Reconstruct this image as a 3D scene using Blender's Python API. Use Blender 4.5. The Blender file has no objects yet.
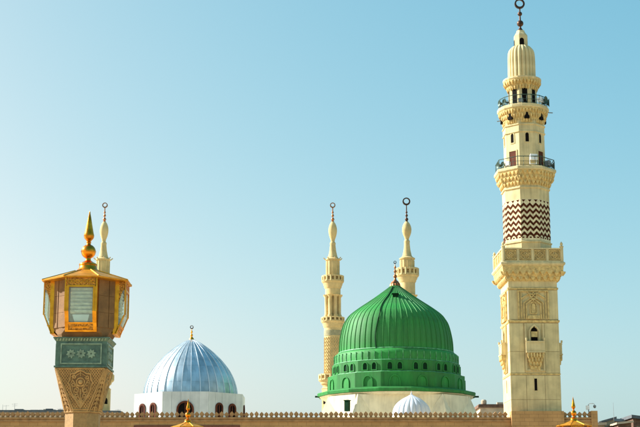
import bpy, math, random
from mathutils import Vector, Matrix
random.seed(7)
PI = math.pi
scene = bpy.context.scene
COL = scene.collection

# ------------------------------------------------------------------ camera
FPX = 1420.0                                  # focal length in pixels of the 640 px wide photograph
TH = math.atan(0.215)                         # the camera looks up
CT, ST = math.cos(TH), math.sin(TH)
EYE = 1.6
cam_d = bpy.data.cameras.new('camera'); cam = bpy.data.objects.new('camera', cam_d)
COL.objects.link(cam); scene.camera = cam
cam.location = (0, 0, EYE); cam.rotation_euler = (PI/2 + TH, 0, 0)
cam_d.sensor_width = 36.0; cam_d.lens = FPX/640*36.0
cam_d.clip_start = 0.1; cam_d.clip_end = 8000

# ------------------------------------------------------------------ sky and sun
SUN_EL = math.radians(32.2)
SUN_AZ = math.radians(104.2)                    # left of the camera and a little behind the facade plane
SD = Vector((-math.sin(SUN_AZ)*math.cos(SUN_EL), -math.cos(SUN_AZ)*math.cos(SUN_EL), math.sin(SUN_EL)))
w = bpy.data.worlds.new('World'); scene.world = w; w.use_nodes = True
nt = w.node_tree; nt.nodes.clear()
out = nt.nodes.new('ShaderNodeOutputWorld'); bg = nt.nodes.new('ShaderNodeBackground')
sky = nt.nodes.new('ShaderNodeTexSky'); sky.sky_type = 'NISHITA'; sky.sun_disc = False
sky.sun_elevation = SUN_EL; sky.sun_rotation = math.atan2(SD.x, SD.y)
sky.air_density = 0.94; sky.dust_density = 10.0; sky.ozone_density = 2.83; sky.altitude = 1500
# colour response of the photograph: the same curve for the whole sky
sep = nt.nodes.new('ShaderNodeSeparateColor'); comb = nt.nodes.new('ShaderNodeCombineColor')
nt.links.new(sky.outputs[0], sep.inputs[0])
for i, (gam, gain, top) in enumerate(((1.50, 5.87, 0.88), (0.76, 2.016, 0.95), (0.52, 1.33, 1.05))):
    dv = nt.nodes.new('ShaderNodeMath'); dv.operation = 'MULTIPLY'; dv.inputs[1].default_value = 0.1
    pw = nt.nodes.new('ShaderNodeMath'); pw.operation = 'POWER'; pw.inputs[1].default_value = gam
    ml = nt.nodes.new('ShaderNodeMath'); ml.operation = 'MULTIPLY'; ml.inputs[1].default_value = gain/0.175
    mn = nt.nodes.new('ShaderNodeMath'); mn.operation = 'MINIMUM'; mn.inputs[1].default_value = top/0.175
    nt.links.new(sep.outputs[i], dv.inputs[0]); nt.links.new(dv.outputs[0], pw.inputs[0]); nt.links.new(pw.outputs[0], ml.inputs[0])
    nt.links.new(ml.outputs[0], mn.inputs[0]); nt.links.new(mn.outputs[0], comb.inputs[i])
nt.links.new(comb.outputs[0], bg.inputs[0])
bg.inputs[1].default_value = 0.08
nt.links.new(bg.outputs[0], out.inputs[0])
sl = bpy.data.lights.new('sun', 'SUN'); sun = bpy.data.objects.new('sun', sl); COL.objects.link(sun)
sl.energy = 5.0; sl.angle = math.radians(0.53); sl.color = (1.0, 0.965, 0.91)
sun.rotation_euler = SD.to_track_quat('Z', 'Y').to_euler()
scene.view_settings.view_transform = 'Standard'; scene.view_settings.look = 'None'
scene.view_settings.gamma = 1.0; scene.view_settings.exposure = 1.13
scene.view_settings.use_curve_mapping = False

# ------------------------------------------------------------------ measuring helpers (photo pixels -> metres)
def P(px, py, Y):
    u = (px-320)/FPX; v = (213.5-py)/FPX
    t = Y/(CT - v*ST)
    return Vector((t*u, Y, EYE + t*(ST + v*CT)))
def Z(py, Y): return P(320, py, Y).z
def HW(p, py, Y):
    z = Z(py, Y); return p*(CT*Y + ST*(z-EYE))/FPX

# ------------------------------------------------------------------ materials
def mat(name, col, rough=0.8, metal=0.0, var=0.12, scale=1.5, bump=0.0, bscale=20, rand=0.0, col2=None, streak=0.0, spec=0.5):
    m = bpy.data.materials.new(name); m.use_nodes = True
    n = m.node_tree.nodes; l = m.node_tree.links
    b = n['Principled BSDF']; b.inputs['Roughness'].default_value = rough; b.inputs['Metallic'].default_value = metal
    b.inputs['Specular IOR Level'].default_value = spec
    tc = n.new('ShaderNodeTexCoord')
    no = n.new('ShaderNodeTexNoise'); no.inputs['Scale'].default_value = scale; no.inputs['Detail'].default_value = 6
    l.new(tc.outputs['Object'], no.inputs['Vector'])
    mx = n.new('ShaderNodeMix'); mx.data_type = 'RGBA'
    c2 = col2 or tuple(c*(1-2.2*var) for c in col); c1 = tuple(min(1, c*(1+var)) for c in col)
    mx.inputs[6].default_value = (*c1, 1); mx.inputs[7].default_value = (*c2, 1)
    rmp = n.new('ShaderNodeMapRange'); rmp.inputs[1].default_value = 0.35; rmp.inputs[2].default_value = 0.72
    l.new(no.outputs[0], rmp.inputs[0]); l.new(rmp.outputs[0], mx.inputs[0])
    last = mx.outputs[2]
    if streak:
        mp = n.new('ShaderNodeMapping'); mp.inputs['Scale'].default_value = (3.0, 3.0, 0.25)
        l.new(tc.outputs['Object'], mp.inputs[0])
        n2 = n.new('ShaderNodeTexNoise'); n2.inputs['Scale'].default_value = 1.2; n2.inputs['Detail'].default_value = 5
        l.new(mp.outputs[0], n2.inputs['Vector'])
        r2 = n.new('ShaderNodeMapRange'); r2.inputs[1].default_value = 0.45; r2.inputs[2].default_value = 0.8
        r2.inputs[3].default_value = 1.0; r2.inputs[4].default_value = 1-streak
        l.new(n2.outputs[0], r2.inputs[0])
        m2 = n.new('ShaderNodeMix'); m2.data_type = 'RGBA'; m2.blend_type = 'MULTIPLY'; m2.inputs[0].default_value = 1
        l.new(last, m2.inputs[6]); l.new(r2.outputs[0], m2.inputs[7]); last = m2.outputs[2]
    if rand:
        oi = n.new('ShaderNodeObjectInfo'); r3 = n.new('ShaderNodeMapRange')
        r3.inputs[3].default_value = 1-rand; r3.inputs[4].default_value = 1+rand*0.5
        l.new(oi.outputs['Random'], r3.inputs[0])
        m3 = n.new('ShaderNodeMix'); m3.data_type = 'RGBA'; m3.blend_type = 'MULTIPLY'; m3.inputs[0].default_value = 1
        l.new(last, m3.inputs[6]); l.new(r3.outputs[0], m3.inputs[7]); last = m3.outputs[2]
    l.new(last, b.inputs['Base Color'])
    if bump:
        nb = n.new('ShaderNodeTexNoise'); nb.inputs['Scale'].default_value = bscale; nb.inputs['Detail'].default_value = 4
        l.new(tc.outputs['Object'], nb.inputs['Vector'])
        bp = n.new('ShaderNodeBump'); bp.inputs['Strength'].default_value = bump; bp.inputs['Distance'].default_value = 0.03
        l.new(nb.outputs[0], bp.inputs['Height']); l.new(bp.outputs[0], b.inputs['Normal'])
    return m

def brick_mat(name, c1, c2, cm, bw, bh, rough=0.85):
    m = mat(name, c1, rough); n = m.node_tree.nodes; l = m.node_tree.links; b = n['Principled BSDF']
    tc = n.new('ShaderNodeTexCoord'); sp = n.new('ShaderNodeSeparateXYZ'); cb = n.new('ShaderNodeCombineXYZ')
    l.new(tc.outputs['Object'], sp.inputs[0]); l.new(sp.outputs[0], cb.inputs[0]); l.new(sp.outputs[2], cb.inputs[1])
    bk = n.new('ShaderNodeTexBrick'); bk.inputs['Scale'].default_value = 1
    bk.inputs['Color1'].default_value = (*c1, 1); bk.inputs['Color2'].default_value = (*c2, 1); bk.inputs['Mortar'].default_value = (*cm, 1)
    bk.inputs['Brick Width'].default_value = bw; bk.inputs['Row Height'].default_value = bh; bk.inputs['Mortar Size'].default_value = 0.014
    bk.inputs['Bias'].default_value = -0.1
    l.new(cb.outputs[0], bk.inputs['Vector'])
    no = n.new('ShaderNodeTexNoise'); no.inputs['Scale'].default_value = 0.9; no.inputs['Detail'].default_value = 8
    l.new(tc.outputs['Object'], no.inputs['Vector'])
    rm = n.new('ShaderNodeMapRange'); rm.inputs[1].default_value = 0.3; rm.inputs[2].default_value = 0.75; rm.inputs[3].default_value = 1.1; rm.inputs[4].default_value = 0.78
    l.new(no.outputs[0], rm.inputs[0])
    mx = n.new('ShaderNodeMix'); mx.data_type = 'RGBA'; mx.blend_type = 'MULTIPLY'; mx.inputs[0].default_value = 1
    l.new(bk.outputs[0], mx.inputs[6]); l.new(rm.outputs[0], mx.inputs[7])
    l.new(mx.outputs[2], b.inputs['Base Color'])
    return m

M = {}
M['cream'] = mat('cream_limestone', (0.67, 0.53, 0.265), 0.85, var=0.10, scale=0.9, bump=0.25, bscale=9, streak=0.26)
M['cream_slab'] = mat('cream_limestone_slab', (0.68, 0.54, 0.265), 0.8, var=0.10, scale=0.9, bump=0.2, bscale=9, rand=0.13, streak=0.24)
M['cream_carved'] = mat('carved_limestone', (0.66, 0.47, 0.18), 0.9, var=0.18, scale=3.5, bump=0.6, bscale=7)
M['olive'] = mat('olive_stone_band', (0.34, 0.31, 0.17), 0.85)
M['recess'] = mat('recess_shade_stone', (0.22, 0.115, 0.04), 0.85, var=0.2, scale=6, bump=0.5, bscale=30)  # shade between the raised carving is put into this darker stone colour
M['cream_far'] = mat('pale_limestone', (0.64, 0.47, 0.20), 0.85, var=0.10, scale=0.8, streak=0.12)
M['joint'] = mat('stone_joint', (0.40, 0.30, 0.16), 0.95)
M['dark'] = mat('opening_shade', (0.007, 0.005, 0.004), 0.9, spec=0.1)  # panes without depth: the interior shade of openings is put into the colour
M['darkwood'] = mat('dark_red_wood', (0.11, 0.032, 0.015), 0.8, spec=0.15)
M['chev'] = mat('dark_red_stone', (0.085, 0.022, 0.008), 0.95, var=0.3, scale=6, spec=0.1)
M['rail'] = mat('dark_green_metal', (0.03, 0.07, 0.05), 0.5, 0.3)
M['bronze'] = mat('aged_copper', (0.085, 0.04, 0.022), 0.45, 0.7, var=0.3, scale=4)
M['copper'] = mat('copper_brown', (0.42, 0.16, 0.06), 0.35, 0.85, var=0.25, scale=3)
M['green'] = mat('green_painted_lead', (0.026, 0.235, 0.043), 0.62, col2=(0.042, 0.185, 0.048), var=0.14, scale=0.55, rand=0.16, streak=0.34, bump=0.15, bscale=3, spec=0.25)
M['green_rim'] = mat('worn_green_rim', (0.09, 0.34, 0.13), 0.6, var=0.3, scale=2.5)
M['green_dark'] = mat('dark_green_paint', (0.005, 0.035, 0.013), 0.8, spec=0.1)
M['base'] = mat('cream_plaster', (0.80, 0.72, 0.50), 0.85, var=0.08, scale=0.8, streak=0.2)
M['silver'] = mat('silver_dome_sheet', (0.46, 0.59, 0.66), 0.46, 0.72, var=0.10, scale=0.9, rand=0.22, streak=0.2)
M['silver_rib'] = mat('silver_rib', (0.80, 0.84, 0.86), 0.4, 0.5)
M['panel'] = mat('pale_drum_cladding', (0.56, 0.58, 0.54), 0.3, 0.0, var=0.07, scale=0.8, rand=0.07, streak=0.12)
M['gold'] = mat('gold_leaf', (1.0, 0.37, 0.028), 0.36, 1.0, var=0.15, scale=5, bump=0.1, bscale=12)
M['gold_old'] = mat('tarnished_gold', (0.78, 0.27, 0.02), 0.27, 1.0, var=0.3, scale=3, bump=0.1, bscale=8)
M['zigfield'] = mat('pale_inlay_field', (0.72, 0.61, 0.36), 0.85, var=0.14, scale=3)
M['gold_roof'] = mat('weathered_gilt_roof', (0.62, 0.27, 0.012), 0.5, 0.6, var=0.2, scale=4, bump=0.2, bscale=10)
M['gold_dark'] = mat('embossed_gold', (0.58, 0.26, 0.045), 0.42, 0.9, var=0.35, scale=22, bump=0.9, bscale=28)
M['brownstone'] = mat('brown_sandstone', (0.235, 0.115, 0.034), 0.8, var=0.14, scale=3, bump=0.3, bscale=30)
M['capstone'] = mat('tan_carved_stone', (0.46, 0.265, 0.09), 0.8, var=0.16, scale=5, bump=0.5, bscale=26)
M['poststone'] = mat('tan_post_stone', (0.37, 0.215, 0.075), 0.75, var=0.10, scale=14, bump=0.2, bscale=40)
M['gmarble'] = mat('green_marble', (0.085, 0.15, 0.10), 0.35, var=0.22, scale=6, bump=0.1, bscale=20)
M['gmarble_l'] = mat('pale_green_marble', (0.24, 0.32, 0.21), 0.45, var=0.2, scale=7)
M['louvre'] = mat('frosted_louvre', (0.74, 0.80, 0.66), 0.4, var=0.15, scale=8)
M['lamp'] = mat('lamp_reflector', (0.62, 0.80, 0.95), 0.35, 0.2)
M['wall'] = brick_mat('tan_granite_courses', (0.54, 0.295, 0.108), (0.48, 0.26, 0.092), (0.29, 0.15, 0.06), 0.9, 0.36)
M['merlon'] = mat('tan_merlon_stone', (0.42, 0.23, 0.09), 0.85, var=0.15, scale=2, rand=0.14)
M['redstone'] = mat('red_brown_stone', (0.17, 0.055, 0.03), 0.8)
M['roof'] = mat('roof_paving', (0.60, 0.52, 0.40), 0.9)
M['plaza'] = brick_mat('plaza_marble', (0.52, 0.41, 0.255), (0.48, 0.375, 0.23), (0.30, 0.24, 0.16), 1.2, 1.2, 0.5)
M['whitedome'] = mat('white_ribbed_plaster', (0.52, 0.58, 0.64), 0.6, var=0.05)
M['bluedome'] = mat('pale_blue_flute', (0.50, 0.58, 0.68), 0.6, var=0.08)
M['metal'] = mat('grey_metal', (0.22, 0.23, 0.23), 0.5, 0.4)
M['white'] = mat('white_enamel', (0.75, 0.75, 0.72), 0.45)
M['rooftile'] = mat('brown_roof', (0.16, 0.085, 0.05), 0.85, var=0.25, scale=2)
M['farwall'] = mat('far_plaster', (0.52, 0.40, 0.27), 0.9, var=0.15, scale=0.7)
M['awning'] = mat('dark_awning', (0.10, 0.11, 0.115), 0.7)
M['slate'] = mat('blue_grey_sheet', (0.20, 0.26, 0.28), 0.5, 0.2)
g = bpy.data.materials.new('greenish_glass'); g.use_nodes = True; M['glass'] = g
gb = g.node_tree.nodes['Principled BSDF']; gb.inputs['Base Color'].default_value = (0.90, 0.98, 0.93, 1)
gb.inputs['Roughness'].default_value = 0.06; gb.inputs['Transmission Weight'].default_value = 0.85; gb.inputs['IOR'].default_value = 1.12

# ------------------------------------------------------------------ mesh helpers
class MB:
    def __init__(s): s.v = []; s.f = []
    def add(s, vs, fs):
        o = len(s.v); s.v += [tuple(p) for p in vs]; s.f += [tuple(i+o for i in f) for f in fs]; return s
    def box(s, x0, x1, y0, y1, z0, z1):
        return s.add([(x0,y0,z0),(x1,y0,z0),(x1,y1,z0),(x0,y1,z0),(x0,y0,z1),(x1,y0,z1),(x1,y1,z1),(x0,y1,z1)],
                     [(0,3,2,1),(4,5,6,7),(0,1,5,4),(1,2,6,5),(2,3,7,6),(3,0,4,7)])
    def cbox(s, x, y, z, dx, dy, dz): return s.box(x-dx/2, x+dx/2, y-dy/2, y+dy/2, z-dz/2, z+dz/2)
    def lathe(s, prof, n, flat=False, cap=True, cx=0, cy=0, rot=0.0):
        k = 1/math.cos(PI/n) if flat else 1.0
        a0 = (-PI/2 + PI/n if flat else 0) + rot
        vs = []; fs = []; m = len(prof)
        for r, z in prof:
            for i in range(n):
                a = a0 + 2*PI*i/n
                vs.append((cx + r*k*math.cos(a), cy + r*k*math.sin(a), z))
        for j in range(m-1):
            for i in range(n):
                i2 = (i+1) % n
                fs.append((j*n+i, j*n+i2, (j+1)*n+i2, (j+1)*n+i))
        if cap:
            fs.append(tuple(range(n-1, -1, -1))); fs.append(tuple((m-1)*n+i for i in range(n)))
        return s.add(vs, fs)
    def tube(s, pts, r, n=6, closed=False):
        pts = [Vector(p) for p in pts]; m = len(pts); vs = []; fs = []
        for j, p in enumerate(pts):
            if closed: t = pts[(j+1) % m] - pts[j-1]
            else: t = pts[min(j+1, m-1)] - pts[max(j-1, 0)]
            t.normalize()
            ref = Vector((0,0,1)) if abs(t.z) < 0.9 else Vector((0,1,0))
            a = t.cross(ref).normalized(); b = t.cross(a)
            rr = r[j] if isinstance(r, (list, tuple)) else r
            for i in range(n):
                q = 2*PI*i/n; vs.append(p + (a*math.cos(q) + b*math.sin(q))*rr)
        for j in range(m if closed else m-1):
            j2 = (j+1) % m
            for i in range(n): fs.append((j*n+i, j*n+(i+1)%n, j2*n+(i+1)%n, j2*n+i))
        if not closed: fs.append(tuple(range(n))); fs.append(tuple((m-1)*n+i for i in range(n-1,-1,-1)))
        return s.add(vs, fs)
    def prism(s, pts, y0, y1):                 # outline in x,z pushed along y (y0 is the front)
        n = len(pts); vs = [(x,y0,z) for x,z in pts] + [(x,y1,z) for x,z in pts]
        fs = [tuple(range(n)), tuple(range(2*n-1, n-1, -1))] + [(i, n+i, n+(i+1)%n, (i+1)%n) for i in range(n)]
        return s.add(vs, fs)
    def strip(s, pts, wd, y0, y1, closed=False):   # raised band along a polyline in x,z (mitred)
        m = len(pts); L = []; R = []
        for j in range(m):
            p = Vector(pts[j])
            a = Vector(pts[j-1]) if (j > 0 or closed) else None
            b = Vector(pts[(j+1) % m]) if (j < m-1 or closed) else None
            d1 = (p-a).normalized() if a is not None else (b-p).normalized()
            d2 = (b-p).normalized() if b is not None else d1
            t = d1+d2
            t = t.normalized() if t.length > 1e-6 else d1
            nrm = Vector((-t.y, t.x)); c = max(0.35, abs(nrm.dot(Vector((-d1.y, d1.x)))))
            L.append(p + nrm*wd/2/c); R.append(p - nrm*wd/2/c)
        for j in range(m if closed else m-1):
            k = (j+1) % m
            s.prism([R[j], R[k], L[k], L[j]], y0, y1)
        return s
    def build(s, name, m, parent=None, smooth=False, kind=None, ang=None):
        me = bpy.data.meshes.new(name); me.from_pydata(s.v, [], s.f)
        me.materials.append(M[m]); me.update()
        import bmesh
        bm = bmesh.new(); bm.from_mesh(me); bmesh.ops.recalc_face_normals(bm, faces=bm.faces); bm.to_mesh(me); bm.free()
        if smooth:
            me.polygons.foreach_set('use_smooth', [True]*len(me.polygons))
            me.set_sharp_from_angle(angle=math.radians(ang or 40))
        return link(name, me, parent, kind)

def link(name, me, parent=None, kind=None):
    o = bpy.data.objects.new(name, me); COL.objects.link(o)
    if parent: o.parent = parent
    if kind: o['kind'] = kind
    return o
def tag(o, label, cat, group=None):
    o['label'] = label; o['category'] = cat
    if group: o['group'] = group
    return o
def thing(name, label, cat, loc, rotz=0, group=None):
    o = bpy.data.objects.new(name, None); COL.objects.link(o); o.location = loc; o.rotation_euler = (0,0,rotz)
    o.empty_display_size = 0.5
    return tag(o, label, cat, group)
def kids(o): return [c for c in bpy.data.objects if c.parent == o]
def spin(o, angles, parent=None):               # copies of a part turned about the thing's own axis
    r = []
    for a in angles:
        c = o.copy(); COL.objects.link(c); c.parent = parent or o.parent; c.rotation_euler = (0,0,a); r.append(c)
    return r
def copy_tree(o, parent=None):
    c = o.copy(); COL.objects.link(c); c.parent = parent
    for ch in kids(o): copy_tree(ch, c)
    return c
def nest(T, pairs):                             # move pieces one level down, under the part they sit on
    base = lambda o: o.name.split('.')[0]
    for cn, pn in pairs:
        ps = [o for o in kids(T) if base(o) == pn]
        if not ps: continue
        used = {}
        for c in [o for o in kids(T) if base(o) == cn]:
            key = round(c.rotation_euler.z % (2*PI), 3) % 6.283
            same = [p for p in ps if round(p.rotation_euler.z % (2*PI), 3) % 6.283 == key] or ps
            k = used.get(key, 0); used[key] = k+1
            p = same[k % len(same)]
            mb_, mp = c.matrix_basis.copy(), p.matrix_basis.copy()
            c.parent = p; c.matrix_basis = mp.inverted() @ mb_
def smooth_curve(pts, per=6):
    res = []; n = len(pts)
    for i in range(n-1):
        p0 = pts[max(i-1,0)]; p1 = pts[i]; p2 = pts[i+1]; p3 = pts[min(i+2,n-1)]
        for k in range(per):
            t = k/per
            res.append(tuple(0.5*((2*p1[d]) + (-p0[d]+p2[d])*t + (2*p0[d]-5*p1[d]+4*p2[d]-p3[d])*t*t + (-p0[d]+3*p1[d]-3*p2[d]+p3[d])*t**3) for d in (0,1)))
    res.append(pts[-1]); return res
def arch(cx, z0, w, h, n=7, pointed=0.25):      # arched outline in x,z, counter-clockwise
    hw = w/2; rise = hw*(1+pointed); zs = z0+h-rise
    pts = [(cx-hw, z0), (cx+hw, z0), (cx+hw, zs)]
    for i in range(1, n):
        a = PI*i/n; c = math.cos(a)
        pts.append((cx + hw*c, zs + rise*(math.sin(a)**(1.0-0.25*pointed)) ))
    pts.append((cx-hw, zs)); return pts
def ball(r, z, n=10, sq=1.0):
    return [(max(0.001, r*math.sin(PI*i/n)), z - r*sq*math.cos(PI*i/n)) for i in range(n+1)]

# rows of little hanging niches (muqarnas) round a polygonal shaft
def muqarnas(parent, n, tiers, cells, m='cream_carved', flat=True):
    """tiers: list of (z0, z1, a0, a1) from the lowest up; a = distance from axis to a side"""
    for ti, (z0, z1, a0, a1) in enumerate(tiers):
        mb = MB(); h = z1-z0
        mb.lathe([(a0-0.12, z0-0.001*ti), (a0, z0), (a0+(a1-a0)*0.35, z0+h*0.7), (a1, z0+h*0.78), (a1, z1), (a0-0.12, z1-0.001)], n, flat=True)
        for k in range(n):
            ang = 2*PI*k/n; ca, sa = math.cos(ang), math.sin(ang)
            side = 2*a1*math.tan(PI/n); c = cells; wd = side/c
            for i in range(c + (ti % 2)):
                u = -side/2 + wd*(i + (0.5 if ti % 2 == 0 else 0.0))
                ww = wd*0.36
                fr = a1+0.015; bk = a0-0.02
                pts = [(u-ww, fr, z0+h*0.80), (u+ww, fr, z0+h*0.80), (u+ww*0.85, fr-0.01, z0+h*0.45), (u, a0+(a1-a0)*0.55, z0-h*0.10), (u-ww*0.85, fr-0.01, z0+h*0.45),
                       (u-ww, bk, z0+h*0.80), (u+ww, bk, z0+h*0.80), (u+ww*0.85, bk, z0+h*0.45), (u, bk, z0-h*0.10), (u-ww*0.85, bk, z0+h*0.45)]
                V = []
                for x, d, z in pts:
                    y = -d; V.append((x*ca - y*sa, x*sa + y*ca, z))
                mb.add(V, [(0,1,2,3,4),(9,8,7,6,5),(0,5,6,1),(1,6,7,2),(2,7,8,3),(3,8,9,4),(4,9,5,0)])
        mb.build('muqarnas_tier', m, parent, kind='stuff')

def crescent(mb, z, ro, ri, th, off=0.25):      # upright ring that thins out towards the top
    n = 28; vs = []; fs = []
    for i in range(n):
        a = 2*PI*i/n
        for y in (-th/2, th/2):
            vs.append((ro*math.cos(a), y, z + ro*math.sin(a)))
            vs.append((ri*math.cos(a), y, z + ri*math.sin(a) + (ro-ri)*off))
    for i in range(n):
        a = i*4; b = ((i+1) % n)*4
        fs += [(a, b, b+1, a+1), (a+2, a+3, b+3, b+2), (a, a+2, b+2, b), (a+1, b+1, b+3, a+3)]
    mb.add(vs, fs)

# ================================================================== THE SETTING
gm = MB(); gm.add([(-3000,-200,0),(3000,-200,0),(3000,4500,0),(-3000,4500,0)], [(0,1,2,3)])
gr = gm.build('ground', 'plaza'); gr['kind'] = 'structure'
# brick pattern of the plaza lies in x,y
pn = M['plaza'].node_tree
for lk in list(pn.links):
    if lk.to_node.type == 'COMBXYZ' and lk.to_socket == lk.to_node.inputs[1]:
        src = lk.from_node; cbn = lk.to_node; pn.links.remove(lk); pn.links.new(src.outputs[1], cbn.inputs[1]); break

# ------------------------------------------------------------------ the mosque building with its parapet
WY = 139.2
zt = Z(417.3, WY); zm = Z(411.2, WY)
x_l = P(-150, 412, WY).x; x_r = P(596.5, 412, WY).x
x_b0 = P(511, 412, WY).x - 0.02; x_b1 = P(562.5, 412, WY).x + 0.05
mosque = thing('mosque_building', 'long tan stone mosque building topped by a row of spade-shaped merlons', 'building', ((x_l+x_r)/2, WY, 0))
ox = (x_l+x_r)/2
mb = MB().box(x_l-ox, x_r-ox, 0, 1.1, 0, zt-0.42); mb.build('front_wall', 'wall', mosque)
mb = MB().box(x_l-ox, x_r-ox, -0.10, 1.2, zt-0.42, zt-0.26).box(x_l-ox, x_r-ox, -0.03, 1.13, zt-0.26, zt-0.14).box(x_l-ox, x_r-ox, -0.16, 1.26, zt-0.14, zt)
mb.build('cornice', 'merlon', mosque)
mb = MB().box(x_l-ox, x_r-ox-0.05, 1.1, 150, zt-1.6, zt-1.3); mb.build('roof', 'roof', mosque)
mb = MB().box(x_r-ox-1.1, x_r-ox-0.01, 1.1, 150, 0, zt-0.44); mb.build('side_wall', 'wall', mosque)
# merlons
mh = zm-zt; mw = 0.19
half = [(0.13,0),(0.155,0.05),(0.10,0.20),(0.13,0.30),(0.21,0.42),(0.225,0.55),(0.18,0.70),(0.09,0.84),(0.0,1.0)]
out_ = [(x, z*mh) for x, z in half] + [(-x, z*mh) for x, z in reversed(half[:-1])]
mm = MB().prism(out_, -0.14, 0.14)
mo = mm.build('merlon', 'merlon', mosque)
pitch = P(320+4.98, 412, WY).x
xs = []
x = x_l+0.3
while x < x_r-0.2:
    if not (x_b0-0.15 < x < x_b1+0.15): xs.append(x)
    x += pitch
for i, x in enumerate(xs):
    o = mo if i == 0 else link('merlon', mo.data, mosque)
    o.location = (x-ox, 0.30, zt-0.005); o.rotation_euler = (0, random.uniform(-.04,.04), random.uniform(-.08,.08))
    s = random.uniform(.92, 1.06); o.scale = (s, 1, random.uniform(.90, 1.05))
# end pier and the buttress that carries the great minaret
MB().box(x_r-ox-0.55, x_r-ox+0.06, -0.2, 1.3, 0, zm+0.03).build('end_pier', 'wall', mosque)
zb = Z(411.0, WY-0.5)
bt = MB().box(x_b0-ox, x_b1-ox, -0.55, 0.9, 0, zb).build('buttress', 'wall', mosque)
# recessed gate panel with a dark red surround, its head just shows above the bottom edge
xa, xb = P(134, 425, WY).x-ox, P(240, 425, WY).x-ox; zp = Z(425.2, WY)
MB().box(xa, xb, -0.11, 0.02, zp-0.16, zp).box(xa, xa+0.18, -0.11, 0.02, 0, zp-0.163).box(xb-0.18, xb, -0.11, 0.02, 0, zp-0.163).build('gate_surround', 'redstone', mosque)
MB().box(xa+0.18, xb-0.18, -0.04, 0.02, 0, zp-0.16).build('gate_panel', 'wall', mosque)

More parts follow.
